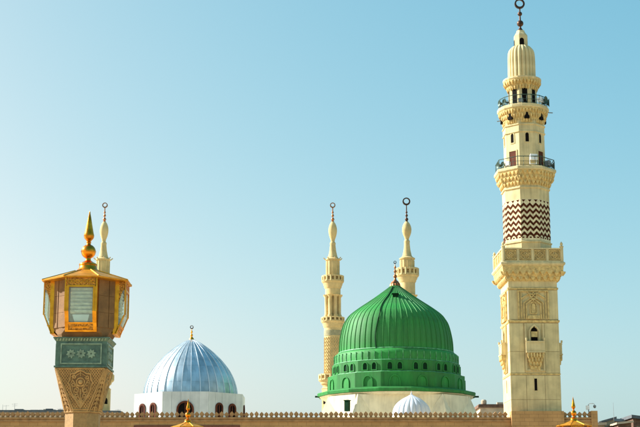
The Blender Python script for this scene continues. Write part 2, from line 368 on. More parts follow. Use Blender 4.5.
# ================================================================== THE GREAT MINARET
def great_minaret():
    Yf = 140.0; a0 = 2.47; phi = math.radians(1.5)
    c = P(536.3, 400, Yf); Yc = Yf + a0*math.cos(phi); Xc = c.x - a0*math.sin(phi)
    T = thing('great_minaret', 'tall cream stone minaret with square base, three balconies and red zigzag bands', 'minaret', (Xc, Yc, 0), phi)
    z = lambda py, a=a0: Z(py, Yc-a)
    h = lambda p, py: HW(p, py, Yc)
    # --- square shaft and its slabs
    zs = z(285)
    MB().lathe([(a0-0.05, 0), (a0-0.05, zs)], 4, flat=True).build('shaft', 'joint', T)
    def face4(o): spin(o, [PI/2, PI, -PI/2]); return o
    G = 0.018
    cols_low = [-a0, -a0+1.55, a0-1.55, a0]
    rows = [(3.0, z(399.5)-3.6), (z(399.5)-3.6, z(399.5)), (z(399.5), z(375.2))]
    def slab(u0, u1, z0, z1):
        o = MB().box(u0+G, u1-G, -a0, -a0+0.1, z0+G, z1-G).build('slab', 'cream_slab', T); face4(o)
    for z0, z1 in rows:
        for i in range(3): slab(cols_low[i], cols_low[i+1], z0, z1)
    bw = 1.02                                            # half width of the middle bay
    for z0, z1 in [(z(373), z(351.5)), (z(351.5), z(323))]:
        slab(-a0, -bw, z0, z1); slab(bw, a0, z0, z1)
    slab(-bw, bw, z(373), z(323))
    fw = 1.52
    slab(-a0, -fw, z(319.5), z(290)); slab(fw, a0, z(319.5), z(290)); slab(-fw, fw, z(319.5), z(290))
    # string courses
    for py, hh, pr in [(374, .16, .03), (321.2, .26, .10), (288.6, .22, .07)]:
        MB().lathe([(a0-0.1, z(py)-hh/2), (a0+pr*.5, z(py)-hh/2), (a0+pr, z(py)-hh*.1), (a0+pr, z(py)+hh*.3), (a0+pr*.4, z(py)+hh/2), (a0-0.1, z(py)+hh/2)], 4, flat=True).build('string_course', 'cream_carved', T)
    MB().lathe([(a0-0.03, z(287.4)), (a0-0.03, z(280.5))], 4, flat=True).build('frieze', 'cream', T)
    # --- blind niche with its knotted frame, on each of the four faces
    y0, y1 = -a0-0.17, -a0+0.02
    zb, ztop = z(319), z(290.5)
    fr = MB()
    for s in (-1, 1):
        fr.strip([(s*1.48, zb), (s*1.48, ztop)], .12, y0, y1); fr.strip([(s*1.22, zb), (s*1.22, ztop)], .09, y0+.03, y1)
    fr.strip([(-1.48, ztop-.06), (1.48, ztop-.06)], .12, y0-.01, y1)
    zi = zb + (ztop-zb)*.18; zk = zb+(ztop-zb)*.52; za = zb+(ztop-zb)*.64; hh = ztop-zb
    for o_, w_ in ((0, .10), (.24, .08)):
        fr.strip([(-.72-o_, zb), (-.72-o_, zk+o_*.5), (0, za+.2+o_*1.2), (.72+o_, zk+o_*.5), (.72+o_, zb)], w_, y0-.02, y1)
    fr.strip([(-1.2, zk+.55), (-.35, za+.75), (.0, za+.55), (.35, za+.75), (1.2, zk+.55)], .08, y0-.015, y1)
    kn = [(0.42*math.cos(t)*(1 if k % 2 else .62), ztop-.62 + .42*math.sin(t)*(1 if k % 2 else .62)) for k, t in [(k, 2*PI*k/12) for k in range(12)]]
    fr.strip(kn, .075, y0-.03, y1, closed=True)
    fr.strip([(-.55, ztop-.14), (.0, ztop-1.0), (.55, ztop-.14)], .07, y0-.012, y1)
    face4(fr.build('niche_frame', 'cream_carved', T))
    nb = MB(); nb.strip(arch(0, zb+.55, .62, 1.15), .07, y0, y1, closed=True); nb.prism(arch(0, zb+.62, .42, .9), y0+.05, y1)
    face4(nb.build('niche_rosette', 'cream_carved', T))
    face4(MB().box(-.62, .62, y0-.04, y1, zb-.02, zb+.34).build('niche_sill', 'cream_carved', T))
    # --- window bay with balconette
    zw0, zw1 = z(343.5), z(330)
    sur = MB()
    for s in (-1, 1): sur.box(*sorted((s*.80, s*.98)), -a0-.16, -a0+.02, z(371), z(323.5))
    sur.box(-.80, .80, -a0-.12, -a0+.02, z(371)-.0, z(371)+.16)
    sur.strip([(-.5, z(343)), (-.5, z(331)), (-.28, z(327.6)), (0, z(325.2)), (.28, z(327.6)), (.5, z(331)), (.5, z(343))], .14, -a0-.18, -a0+.02)
    face4(sur.build('window_surround', 'cream', T))
    wn = MB().prism(arch(0, zw0, .66, zw1-zw0+.25), -a0-.02, -a0+.03)
    wn.prism([(-.07, z(330)+.2), (.07, z(330)+.2), (.03, z(326.8)), (0, z(325.6)), (-.03, z(326.8))], -a0-.035, -a0+.03)
    face4(wn.build('window_opening', 'dark', T))
    sh = MB().box(-.31, .31, -a0-.05, -a0+.0, z(337), z(331.5)); face4(sh.build('window_shutter', 'cream_carved', T))
    zc0, zc1 = z(352.5, a0+.6), z(341, a0+.6)
    bal = MB().box(-.93, .93, -a0-.62, -a0+.02, zc0, zc0+.14)
    bal.box(-.84, .84, -a0-.55, -a0-.47, zc0+.14, zc1-.08); bal.box(-.93, .93, -a0-.60, -a0-.42, zc1-.08, zc1+.02)
    for s in (-1, 1):
        bal.box(*sorted((s*.84, s*.93)), -a0-.56, -a0+.02, zc0+.14, zc1+.10); bal.box(*sorted((s*.82, s*.96)), -a0-.62, -a0-.46, zc1+.1, zc1+.34)
    bal.strip([(-.6, zc0+.28), (.6, zc0+.28), (.6, zc1-.22), (-.6, zc1-.22)], .06, -a0-.575, -a0-.54, closed=True)
    face4(bal.build('balconette', 'cream', T))
    cb = MB(); zl = z(369.5); nt_ = 4
    for t in range(nt_):
        f0 = t/nt_; f1 = (t+1)/nt_; zz0 = zl+(zc0-zl)*f0; zz1 = zl+(zc0-zl)*f1; hwid = .45+.42*f1; dep = .10+.48*f1
        cb.box(-hwid*.92, hwid*.92, -a0-dep*.72, -a0+.02, zz0, zz1-.003)
        m = 3+t
        for i in range(m):
            u = -hwid+2*hwid*(i+.5)/m; ww = hwid/m*.62
            cb.prism([(u-ww, zz1-.02), (u-ww, zz0+.12), (u, zz0-.14), (u+ww, zz0+.12), (u+ww, zz1-.02)], -a0-dep, -a0-.02)
    face4(cb.build('corbel', 'cream_carved', T))
    sl_ = MB().box(-.14, .14, -a0-.012, -a0+.03, z(390.5), z(378.5)); face4(sl_.build('slit_window', 'dark', T))
    MBs = MB()
    for s in (-1, 1): MBs.box(*sorted((s*.14, s*.21)), -a0-.03, -a0+.02, z(390.5)-.06, z(378.5)+.06)
    face4(MBs.build('slit_jamb', 'cream', T))
    # --- square balcony
    ab = HW(30.8, 255, Yc-3.1)
    q0, q1 = z(281, a0), z(265.5, ab)
    tz = [q0 + (q1-q0)*k/3 for k in range(4)]; ta = [a0+.02, a0+.30, a0+.55, ab-.02]
    muqarnas(T, 4, [(tz[k], tz[k+1]-.004, ta[k], ta[k+1]) for k in range(3)], 9)
    MB().lathe([(a0, q1), (ab+.02, q1), (ab+.14, q1+.14), (ab+.14, q1+.30), (ab+.04, q1+.38), (a0-.3, q1+.38)], 4, flat=True).build('balcony_slab', 'cream', T)
    pz0, pz1 = q1+.38, z(247.8, ab)
    pan = MB(); n = 4; side = 2*ab; pw = .30
    pan.box(-ab+.01, ab-.01, -ab+.20, -ab+.26, pz0, pz1-.05)
    pan.box(-ab+.28, ab-.28, -ab-.02, -ab+.22, pz1-.14, pz1); pan.box(-ab+.28, ab-.28, -ab+.0, -ab+.2, pz0, pz0+.14)
    for i in range(1, n):
        u = -ab+.14+(side-.28)*i/n; pan.box(u-.13, u+.13, -ab+.03, -ab+.2, pz0+.14, pz1-.14)
    face4(pan.build('balcony_parapet', 'cream', T))
    for i in range(n):
        u = -ab+.14+(side-.28)*(i+.5)/n; wv = (side-.28)/n/2-.20; hv = (pz1-pz0)/2-.26; cz = (pz0+pz1)/2
        lt = MB(); lt.strip([(u-wv, cz-hv), (u+wv, cz-hv), (u+wv, cz+hv), (u-wv, cz+hv)], .06, -ab+.05, -ab+.205, closed=True)
        for dx in (-1, 1):
            for dz in (-1, 1):
                cc = (u+dx*wv*.45, cz+dz*hv*.45)
                lt.strip([(cc[0]+.17*math.cos(t), cc[1]+.17*math.sin(t)) for t in [PI/4*k for k in range(8)]], .05, -ab+.06, -ab+.205, closed=True)
        lt.strip([(u-wv, cz-hv), (u+wv, cz+hv)], .035, -ab+.065, -ab+.205); lt.strip([(u-wv, cz+hv), (u+wv, cz-hv)], .035, -ab+.07, -ab+.205)
        face4(lt.build('parapet_lattice', 'cream_carved', T))
    pc = MB().lathe([(.17, pz0-.1), (.17, pz1+.08), (.21, pz1+.1), (.21, pz1+.2), (.08, pz1+.26), (.14, pz1+.36), (.15, pz1+.46), (.03, pz1+.66)], 8, cx=-ab+.14, cy=-ab+.14)
    face4(pc.build('corner_post', 'cream', T))
    # --- octagonal stage with zigzag bands
    a3 = h(22, 215); F8 = [PI/4*k for k in range(1, 8)]
    z30, z31 = pz0, z(184, a3)
    MB().lathe([(a3+.05, pz0), (a3+.05, z(242.5, a3)), (a3+.14, z(242, a3)), (a3+.14, z(241, a3)), (a3, z(240.4, a3)), (a3, z(188.2, a3)), (a3+.12, z(187.6, a3)), (a3+.12, z(186.6, a3)), (a3+.02, z(186, a3)), (a3+.02, z31+.2)], 8, flat=True).build('octagonal_stage', 'cream', T)
    fwid = 2*a3*math.tan(PI/8); per = 3; pz = fwid/per
    zA, zB = z(199.5, a3), z(240, a3)
    npx = 6
    m = MB().box(-fwid/2+.004, fwid/2-.004, -a3-.008, -a3+.01, z(240, a3), z(199, a3)); spin(m.build('zigzag_field', 'zigfield', T), F8)
    for r_ in range(npx):
        zc = z(205.4+r_*5.75, a3); amp = .165; th = .30
        top = []; bot = []
        for k in range(per*2+1):
            u = -fwid/2+.004+ (fwid-.008)*k/(per*2); dz = amp if k % 2 else -amp
            top.append((u, zc+dz+th/2)); bot.append((u, zc+dz-th/2))
        m = MB()
        for k in range(per*2): m.prism([bot[k], bot[k+1], top[k+1], top[k]], -a3-.018, -a3+.01)
        o = m.build('zigzag_inlay', 'chev', T); spin(o, F8)
    for zz, sg in ((zA, -1), (z(234.8, a3), 1)):
        m = MB()
        for k in range(per):
            u = -fwid/2+pz*(k+.5); e = .20 if sg < 0 else .11
            m.prism([(u-e, zz), (u+e, zz), (u, zz+sg*e*1.25)] if sg > 0 else [(u-e, zz), (u, zz+sg*e*1.25), (u+e, zz)], -a3-.018, -a3+.01)
        spin(m.build('triangle_inlay', 'chev', T, kind='stuff'), F8)
    m = MB()
    for k in range(5):
        u = -fwid/2+fwid*(k+.5)/5; m.box(u-.11, u+.11, -a3-.018, -a3+.01, z(237.9, a3), z(236.6, a3))
    spin(m.build('dash_inlay', 'chev', T, kind='stuff'), F8)
    dw = MB().prism(arch(0, pz0, .7, z(243.5, a3)-pz0+.9), -a3-.07, -a3+.02); dw = dw.build('door', 'darkwood', T); dw.rotation_euler = (0, 0, PI/2); spin(dw, [-PI/2])
    # --- second balcony
    a2t = h(28.5, 166)
    q0, q1 = z(184.5, a3), z(169, a2t)
    tz = [q0+(q1-q0)*k/3 for k in range(4)]; ta = [a3+.03, a3+.25, a3+.45, a2t-.06]
    muqarnas(T, 8, [(tz[k], tz[k+1]-.004, ta[k], ta[k+1]) for k in range(3)], 5)
    zf2 = z(165.4, a2t)
    MB().lathe([(a3, q1), (a2t, q1), (a2t+.07, q1+.10), (a2t+.07, zf2-.06), (a2t, zf2), (a3-.4, zf2)], 8, flat=True).build('balcony_slab', 'cream', T)
    a2 = h(19.2, 140); z21 = z(121, a2)
    MB().lathe([(a2, zf2-.2), (a2, z(132, a2)), (a2+.10, z(131.6, a2)), (a2+.10, z(130.6, a2)), (a2+.03, z(130.2, a2)), (a2+.03, z(124.8, a2)), (a2+.12, z(124.3, a2)), (a2+.12, z(123.4, a2)), (a2, z(123, a2)), (a2, z21+.4)], 8, flat=True).build('octagonal_stage', 'cream', T)
    def railing(zf, ar, n, hgt, posts):
        m = MB()
        for zz, r in ((zf+hgt, .042), (zf+hgt*.5, .02), (zf+.12, .02)):
            k = 1/math.cos(PI/n)
            m.tube([(ar*k*math.cos(-PI/2+PI/n+2*PI*i/n), ar*k*math.sin(-PI/2+PI/n+2*PI*i/n), zz) for i in range(n)], r, 6, closed=True)
        for i in range(n):
            A = -PI/2+PI/n+2*PI*i/n; k = ar/math.cos(PI/n)
            m.tube([(k*math.cos(A), k*math.sin(A), zf-.01), (k*math.cos(A), k*math.sin(A), zf+hgt+.04)], .034)
            for j in range(1, posts):
                B = A+2*PI/n; t = j/posts
                x = k*(math.cos(A)*(1-t)+math.cos(B)*t); y = k*(math.sin(A)*(1-t)+math.sin(B)*t)
                m.tube([(x, y, zf-.01), (x, y, zf+hgt)], .016, 5)
        m.build('railing', 'rail', T, smooth=True)
    def flood(ang, r, zf, s=1.0, m='metal'):
        mbx = MB(); mbx.box(-.26*s, .26*s, -.16*s, .16*s, .38*s, .80*s); mbx.box(-.31*s, .31*s, -.24*s, -.15*s, .34*s, .84*s)
        mbx.box(-.31*s, -.27*s, -.04, .04, 0, .62*s); mbx.box(.27*s, .31*s, -.04, .04, 0, .62*s); mbx.box(-.31*s, .31*s, -.07, .07, -.01, .06)
        o = mbx.build('floodlight', m, T); o.location = (r*math.sin(ang), -r*math.cos(ang), zf); o.rotation_euler = (0, 0, ang)
    def horn(ang, r, zf, s=1.0, m='rail'):
        mbx = MB(); prof = [(.05, 0), (.08, .12), (.14, .26), (.28, .42), (.40, .50), (.38, .52), (.2, .40), (.02, .30)]
        t = MB().lathe(prof, 14); mbx.add([(x*s, -z_*s, y*s+.55*s) for x, y, z_ in t.v], t.f)
        mbx.tube([(0, -.05, 0), (0, -.05, .5*s)], .04); mbx.box(-.12*s, .12*s, -.02, .22*s, .44*s, .66*s)
        o = mbx.build('loudspeaker', m, T, smooth=True); o.location = (r*math.sin(ang), -r*math.cos(ang), zf); o.rotation_euler = (0, 0, ang)
    railing(zf2, a2t-.12, 8, 1.0, 4)
    for ang, s in ((-1.32, .95), (-1.05, .8)): horn(ang, a2t-.45, zf2, s, 'rail')
    flood(.18, a2t-.4, zf2+.25, 1.2, 'white'); flood(1.15, a2t-.55, zf2, 1.2, 'metal'); horn(1.4, a2t-.45, zf2, 1.1, 'metal'); flood(-.85, a2t-.3, zf2, .8, 'white')
    horn(2.6, a2t-.5, zf2, 1.1); horn(-2.4, a2t-.5, zf2, 1.1)
    # slits and doors of the second stage
    m = MB().prism(arch(0, z(142, a2), .34, z(132.5, a2)-z(142, a2)), -a2-.012, -a2+.02); spin(m.build('slit_window', 'dark', T), F8)
    m = MB().strip(arch(0, z(142, a2), .46, z(132.5, a2)-z(142, a2)+.1), .09, -a2-.05, -a2+.02, closed=True); spin(m.build('slit_frame', 'cream', T), F8)
    m = MB().box(-.42, .42, -a2-.02, -a2+.02, zf2, z(150, a2)); m = m.build('door', 'darkwood', T); m.rotation_euler = (0, 0, PI/4); spin(m, [3*PI/4, -PI/4, -3*PI/4])
    m = MB()
    for s in (-1, 1): m.box(*sorted((s*.42, s*.54)), -a2-.06, -a2+.02, zf2, z(150, a2)+.1)
    m.box(-.42, .42, -a2-.06, -a2+.02, z(150, a2), z(150, a2)+.1); m = m.build('door_frame', 'cream', T); m.rotation_euler = (0, 0, PI/4); spin(m, [3*PI/4, -PI/4, -3*PI/4])
    # --- upper balcony
    a1t = h(24.6, 104)
    q0, q1 = z(122, a2), z(106.5, a1t)
    tz = [q0+(q1-q0)*k/3 for k in range(4)]; ta = [a2+.03, a2+.16, a2+.33, a1t-.05]
    muqarnas(T, 16, [(tz[k], tz[k+1]-.004, ta[k], ta[k+1]) for k in range(3)], 3)
    m = MB().prism([(-.25, z(118.8, a2)), (.25, z(118.8, a2)), (.25, z(116.8, a2)), (.14, z(115.2, a2)), (.11, z(113.6, a2)), (0, z(111.6, a2)), (-.11, z(113.6, a2)), (-.14, z(115.2, a2)), (-.25, z(116.8, a2))], -a2-.37, -a2+.02)
    spin(m.build('niche_opening', 'dark', T), F8)
    zf1 = z(102.8, a1t)
    MB().lathe([(a2, q1), (a1t, q1), (a1t+.06, q1+.10), (a1t+.06, zf1-.05), (a1t, zf1), (1.0, zf1)], 16, flat=True).build('balcony_slab', 'cream', T)
    railing(zf1, a1t-.12, 16, .95, 2)
    for ang, s in ((-1.35, .9), (-1.0, .8)): horn(ang, a1t-.4, zf1, s, 'rail')
    flood(.75, a1t-.35, zf1, 1.0, 'white'); horn(.95, a1t-.45, zf1, 1.1, 'rail'); horn(1.35, a1t-.4, zf1, 1.1, 'rail'); flood(-.25, a1t-.3, zf1-.1, .8, 'metal'); horn(2.5, a1t-.5, zf1, 1.1); horn(-2.5, a1t-.5, zf1, 1.1)
    # small spouts that stick out of the balconies
    m = MB().tube([(a1t-.1, 0, q1+.12), (a1t+.55, 0, q1+.08)], .05).tube([(-a1t+.1, -.5, q0+.5), (-a1t-.25, -.5, q0+.46)], .05); m.build('spout', 'metal', T)
    # --- upper stage
    a1 = h(13.3, 92)
    MB().lathe([(a1, zf1-.2), (a1, z(85, a1))], 8, flat=True).build('octagonal_stage', 'cream', T)
    m = MB().prism([(-.27, zf1), (.27, zf1), (.27, z(87, a1)), (.12, z(85, a1)), (.08, z(82.5, a1)), (0, z(80, a1)), (-.08, z(82.5, a1)), (-.12, z(85, a1)), (-.27, z(87, a1))], -a1-.03, -a1+.02)
    spin(m.build('door', 'dark', T), F8)
    act = h(18.4, 77); q0, q1 = z(88.5, a1), z(77.4, act)
    tz = [q0+(q1-q0)*k/2 for k in range(3)]; ta = [a1+.02, a1+.22, act-.03]
    muqarnas(T, 16, [(tz[k], tz[k+1]-.004, ta[k], ta[k+1]) for k in range(2)], 2)
    zc = z(74.8, act)
    MB().lathe([(a1, q1), (act, q1), (act+.05, q1+.08), (act+.05, zc-.05), (act-.1, zc), (.8, zc)], 24, flat=True).build('cornice', 'cream', T)
    # --- ribbed cap
    ad = h(13.1, 70); zd0 = zc-.02
    prof = smooth_curve([(ad, zd0), (ad, Z(64, Yc)), (ad*.985, Z(57, Yc)), (ad*.93, Z(52.5, Yc)), (ad*.80, Z(49.5, Yc)), (ad*.62, Z(47.4, Yc)), (ad*.45, Z(46.5, Yc))], 4)
    MB().lathe([(r*.93, zz) for r, zz in prof], 32).build('cap_core', 'cream', T, smooth=True)
    nr = 20; m = MB(); vs = []; fs = []; ns = 6
    for r, zz in prof:
        wr = r*PI/nr*.90
        for i in range(ns+1):
            t = PI*i/ns; vs.append((-wr*math.cos(t), -(r*.92 + wr*.95*math.sin(t)), zz))
    for j in range(len(prof)-1):
        for i in range(ns): fs.append((j*(ns+1)+i, j*(ns+1)+i+1, (j+1)*(ns+1)+i+1, (j+1)*(ns+1)+i))
    o = m.add(vs, fs).build('cap_rib', 'cream', T, smooth=True, ang=70); spin(o, [2*PI*k/nr for k in range(1, nr)])
    # --- little turret and finial
    at = h(6.4, 42)
    MB().lathe([(at, Z(47.6, Yc)), (at, Z(36.5, Yc)), (at*.92, Z(35.5, Yc)), (at*.62, Z(32.6, Yc)), (at*.58, Z(31.2, Yc))], 8, flat=True).build('turret', 'cream', T)
    m = MB().prism(arch(0, Z(46.8, Yc), .46, Z(39.8, Yc)-Z(46.8, Yc)), -at-.015, -at+.02); o = m.build('turret_window', 'dark', T); spin(o, [PI/2, PI, -PI/2])
    fz = lambda py: Z(py, Yc)
    s1 = h(2.3, 14); s2 = h(3.3, 23.5)
    prof = [(.02, fz(31.4)), (h(3.2, 31), fz(31.4)), (h(2.9, 30), fz(30.6)), (h(1.4, 29), fz(28.6)), (h(.9, 28), fz(27.4))] + ball(s2, fz(23.6))[1:-1] + [(h(.9, 19), fz(19.8)), (h(.8, 18), fz(17))] + ball(s1, fz(14))[1:-1] + [(h(.7, 10), fz(11)), (h(.7, 10), fz(8.6)), (.01, fz(8.4))]
    MB().lathe(prof, 16).build('finial', 'bronze', T, smooth=True)
    m = MB(); crescent(m, fz(4.0), h(5.1, 4), h(3.5, 4), .22); m.build('crescent', 'bronze', T)
    nest(T, [('crescent', 'finial'), ('parapet_lattice', 'balcony_parapet'), ('niche_rosette', 'niche_frame'), ('niche_sill', 'niche_frame'), ('window_opening', 'window_surround'), ('window_shutter', 'window_surround'),
             ('corbel', 'balconette'), ('slit_jamb', 'slit_window'), ('slit_frame', 'slit_window'), ('door_frame', 'door'), ('turret_window', 'turret'), ('cap_rib', 'cap_core'), ('zigzag_inlay', 'zigzag_field'), ('triangle_inlay', 'zigzag_field'), ('dash_inlay', 'zigzag_field')])
    return T
great_minaret()

# ================================================================== THE SLENDER MINARETS BEHIND
def slender_minaret(name, label, px, py, Yc, crescent_m, kind, group):
    """px,py: the crescent in the photograph"""
    c = P(px, py, Yc)
    T = thing(name, label, 'minaret', (c.x, Yc, 0), 0, group)
    z = lambda y: Z(y, Yc); h = lambda p, y: HW(p, y, Yc)
    S = 'cream_far'
    if kind == 'A':
        cr, b0, b1, hb = 205.3, 221.6, 241.8, 4.3; cone0, cone1 = 242, 258; plate, drum, bal0, bal1 = 259.5, 6.4, 276, 282
        hbal = 10.6; rr = 2.7
    else:
        cr, b0, b1, hb = 201.5, 221.5, 240, 4.7; cone0, cone1 = 240, 257; plate, drum, bal0, bal1 = 258.5, 6.8, 268.5, 276
        hbal = 11.0; rr = 3.9
    # finial
    prof = [(.02, z(b0)+.02), (h(1.6, 220), z(b0)+.02)]
    for yb, rb in ((b0-2.2, 1.7), (b0-6, 1.35), (b0-9.2, 1.1)): prof += ball(h(rb, yb), z(yb), 6)[1:-1] + [(h(.55, yb), z(yb-2.0))]
    prof += [(h(.5, 208), z(cr+rr-.2)), (.01, z(cr+rr-.4))]
    MB().lathe(prof, 10).build('finial', crescent_m, T, smooth=True)
    m = MB(); crescent(m, z(cr), h(rr, cr), h(rr*.66, cr), .25); m.build('crescent', crescent_m, T)
    # bulb and cone
    n = 10; pr = [(h(1.2, b0), z(b0))] + [(h(1.2+(hb-1.2)*math.sin(PI*(i/n)**.85)**.9, 230), z(b0+(b1-b0)*i/n)) for i in range(1, n)] + [(h(1.9, b1), z(b1))]
    MB().lathe(list(reversed(pr)), 20).build('bulb', S, T, smooth=True)
    MB().lathe([(h(5.6, 258), z(cone1+1)), (h(5.6, 258), z(cone1)), (h(4.6, 257), z(cone1-1.4)), (h(3.4, 250), z(cone1-7)), (h(2.7, 246), z(cone0+3)), (h(2.9, 244), z(cone0+2.4)), (h(2.9, 244), z(cone0+1)), (h(1.8, 242), z(cone0-.5))], 20).build('spire', S, T, smooth=True)
    zp = z(plate); 
    MB().lathe([(h(drum, 262), z(bal0+3)), (h(drum, 262), z(plate+1.6)), (h(drum+1, 262), z(plate+1)), (h(drum+1.2, 262), zp), (h(5, 262), zp+.3)], 16).build('drum', S, T, smooth=True)
    if kind == 'A':
        m = MB()
        for i in range(8):
            A = 2*PI*i/8+.2; r0 = h(drum+1, 260); m.tube([(r0*math.cos(A), r0*math.sin(A), zp-.1), (r0*1.28*math.cos(A), r0*1.28*math.sin(A), zp+.25)], .10, 5)
        m.build('spout', S, T)
    r = h(drum, 268)
    m = MB()
    for i in range(12):
        A = 2*PI*i/12; m.tube([(r*math.cos(A), r*math.sin(A), z(bal0+2)), (r*math.cos(A), r*math.sin(A), zp-.35)], .11, 5)
    m.build('drum_rib', S, T, kind='stuff')
    def balcony(y0, y1, hb_, hs, fl):
        R = h(hb_, y0); z1 = z(y1); z0 = z(y0)
        MB().lathe([(h(hs, y1), z(y1+fl)), (h(hs+.9, y1), z(y1+fl*.8)), (h(hs+1.0, y1), z(y1+fl*.65)), (h(hs+(hb_-hs)*.62, y1), z(y1+fl*.45)), (h(hs+(hb_-hs)*.7, y1), z(y1+fl*.25)), (R*1.02, z(y1+.6)), (R*1.05, z1), (h(3, y1), z1+.01)], 24).build('balcony_corbel', S, T, smooth=True, ang=30)
        m = MB()
        m.lathe([(R-.10, z1), (R+.05, z1), (R+.05, z1+(z0-z1)*.22), (R-.10, z1+(z0-z1)*.22)], 24); m.lathe([(R-.12, z0-(z0-z1)*.25), (R+.07, z0-(z0-z1)*.25), (R+.07, z0), (R-.12, z0)], 24)
        for i in range(16):
            A = 2*PI*(i+.5)/16; x, y = R*math.cos(A), R*math.sin(A)
            m.tube([(x*.98, y*.98, z1+.05), (x*.98, y*.98, z0-.05)], .20, 5)
        m.lathe([(R-.5, z1), (R-.5, z0-.3)], 16)
        m.build('balcony_parapet', S, T)
    balcony(bal0, bal1, hbal, 7.8, 7.0)
    # open stage with tall narrow arches
    a = h(7.7, 300)
    y_top, y_bot = bal1+6.5, 317.5
    za, zb_ = z(y_bot+1), z(y_top)
    MB().lathe([(a*.62, za), (a*.62, zb_)], 12).build('stage_core', S, T)
    MB().lathe([(a*.6, z(295.5)), (a, z(295.5)), (a, zb_+.3), (a*.6, zb_+.3)], 24).build('stage_wall', S, T, smooth=True)
    m = MB()
    for i in range(8):
        A = 2*PI*(i+.5)/8; ca, sa = math.cos(A), math.sin(A); R = a*.9
        m.lathe([(.42, za), (.42, za+.5), (.30, za+.7), (.30, z(297.5)), (.62, z(295.4))], 8, cx=R*ca, cy=R*sa)
    m.build('column', S, T, kind='stuff', smooth=True)
    balcony(317.5, 322, 11.2, 8.6, 6.5)
    MB().lathe([(h(8.7, 340), z(385)), (h(8.7, 340), z(327))], 24).build('lower_shaft', S, T, smooth=True)
    MB().lathe([(h(8.7, 333), z(336.2)), (h(9.0, 333), z(336)), (h(9.0, 333), z(331)), (h(8.7, 333), z(330.8))], 24, cap=False).build('grey_band', 'olive', T, smooth=True)
    m = MB(); R = h(8.8, 350); nz = 22
    for r_ in range(11):
        zc = z(339.2+r_*3.4); pts = []
        for k in range(nz*2):
            A = 2*PI*k/(nz*2); pts.append((R*math.cos(A), R*math.sin(A), zc + (.28 if k % 2 else -.28)))
        m.tube(pts, .055, 4, closed=True)
    m.build('zigzag_band', S, T, kind='stuff')
    balcony(374.5, 380.5, 14, 9.3, 8)
    MB().lathe([(h(11.2, 400), 0), (h(11.2, 400), z(389.5)), (h(11.6, 400), z(389)), (h(9.2, 390), z(387))], 8, flat=True).build('octagonal_base', S, T)
    # a few dark slits
    m = MB().prism(arch(0, z(404.5), .9, z(398)-z(404.5)), -h(11.25, 400)-.02, -h(11.1, 400)); o = m.build('slit_window', 'dark', T); o.rotation_euler = (0, 0, PI/4); spin(o, [PI/2+PI/4, -PI/4, -3*PI/4, 0])
    nest(T, [('crescent', 'finial'), ('drum_rib', 'drum'), ('spout', 'drum'), ('slit_window', 'octagonal_base'), ('zigzag_band', 'lower_shaft'), ('grey_band', 'lower_shaft')])
    return T
slender_minaret('slender_minaret', 'slender cream minaret standing just left of the green dome', 332.7, 205.3, 250, 'copper', 'A', 'slender minarets at the back')
slender_minaret('slender_minaret', 'slender cream minaret rising from behind the top of the green dome', 406.4, 201.5, 236, 'bronze', 'B', 'slender minarets at the back')
slender_minaret('slender_minaret', 'slender pale minaret partly hidden behind the golden lantern', 105, 205.3, 250, 'copper', 'A', 'slender minarets at the back')

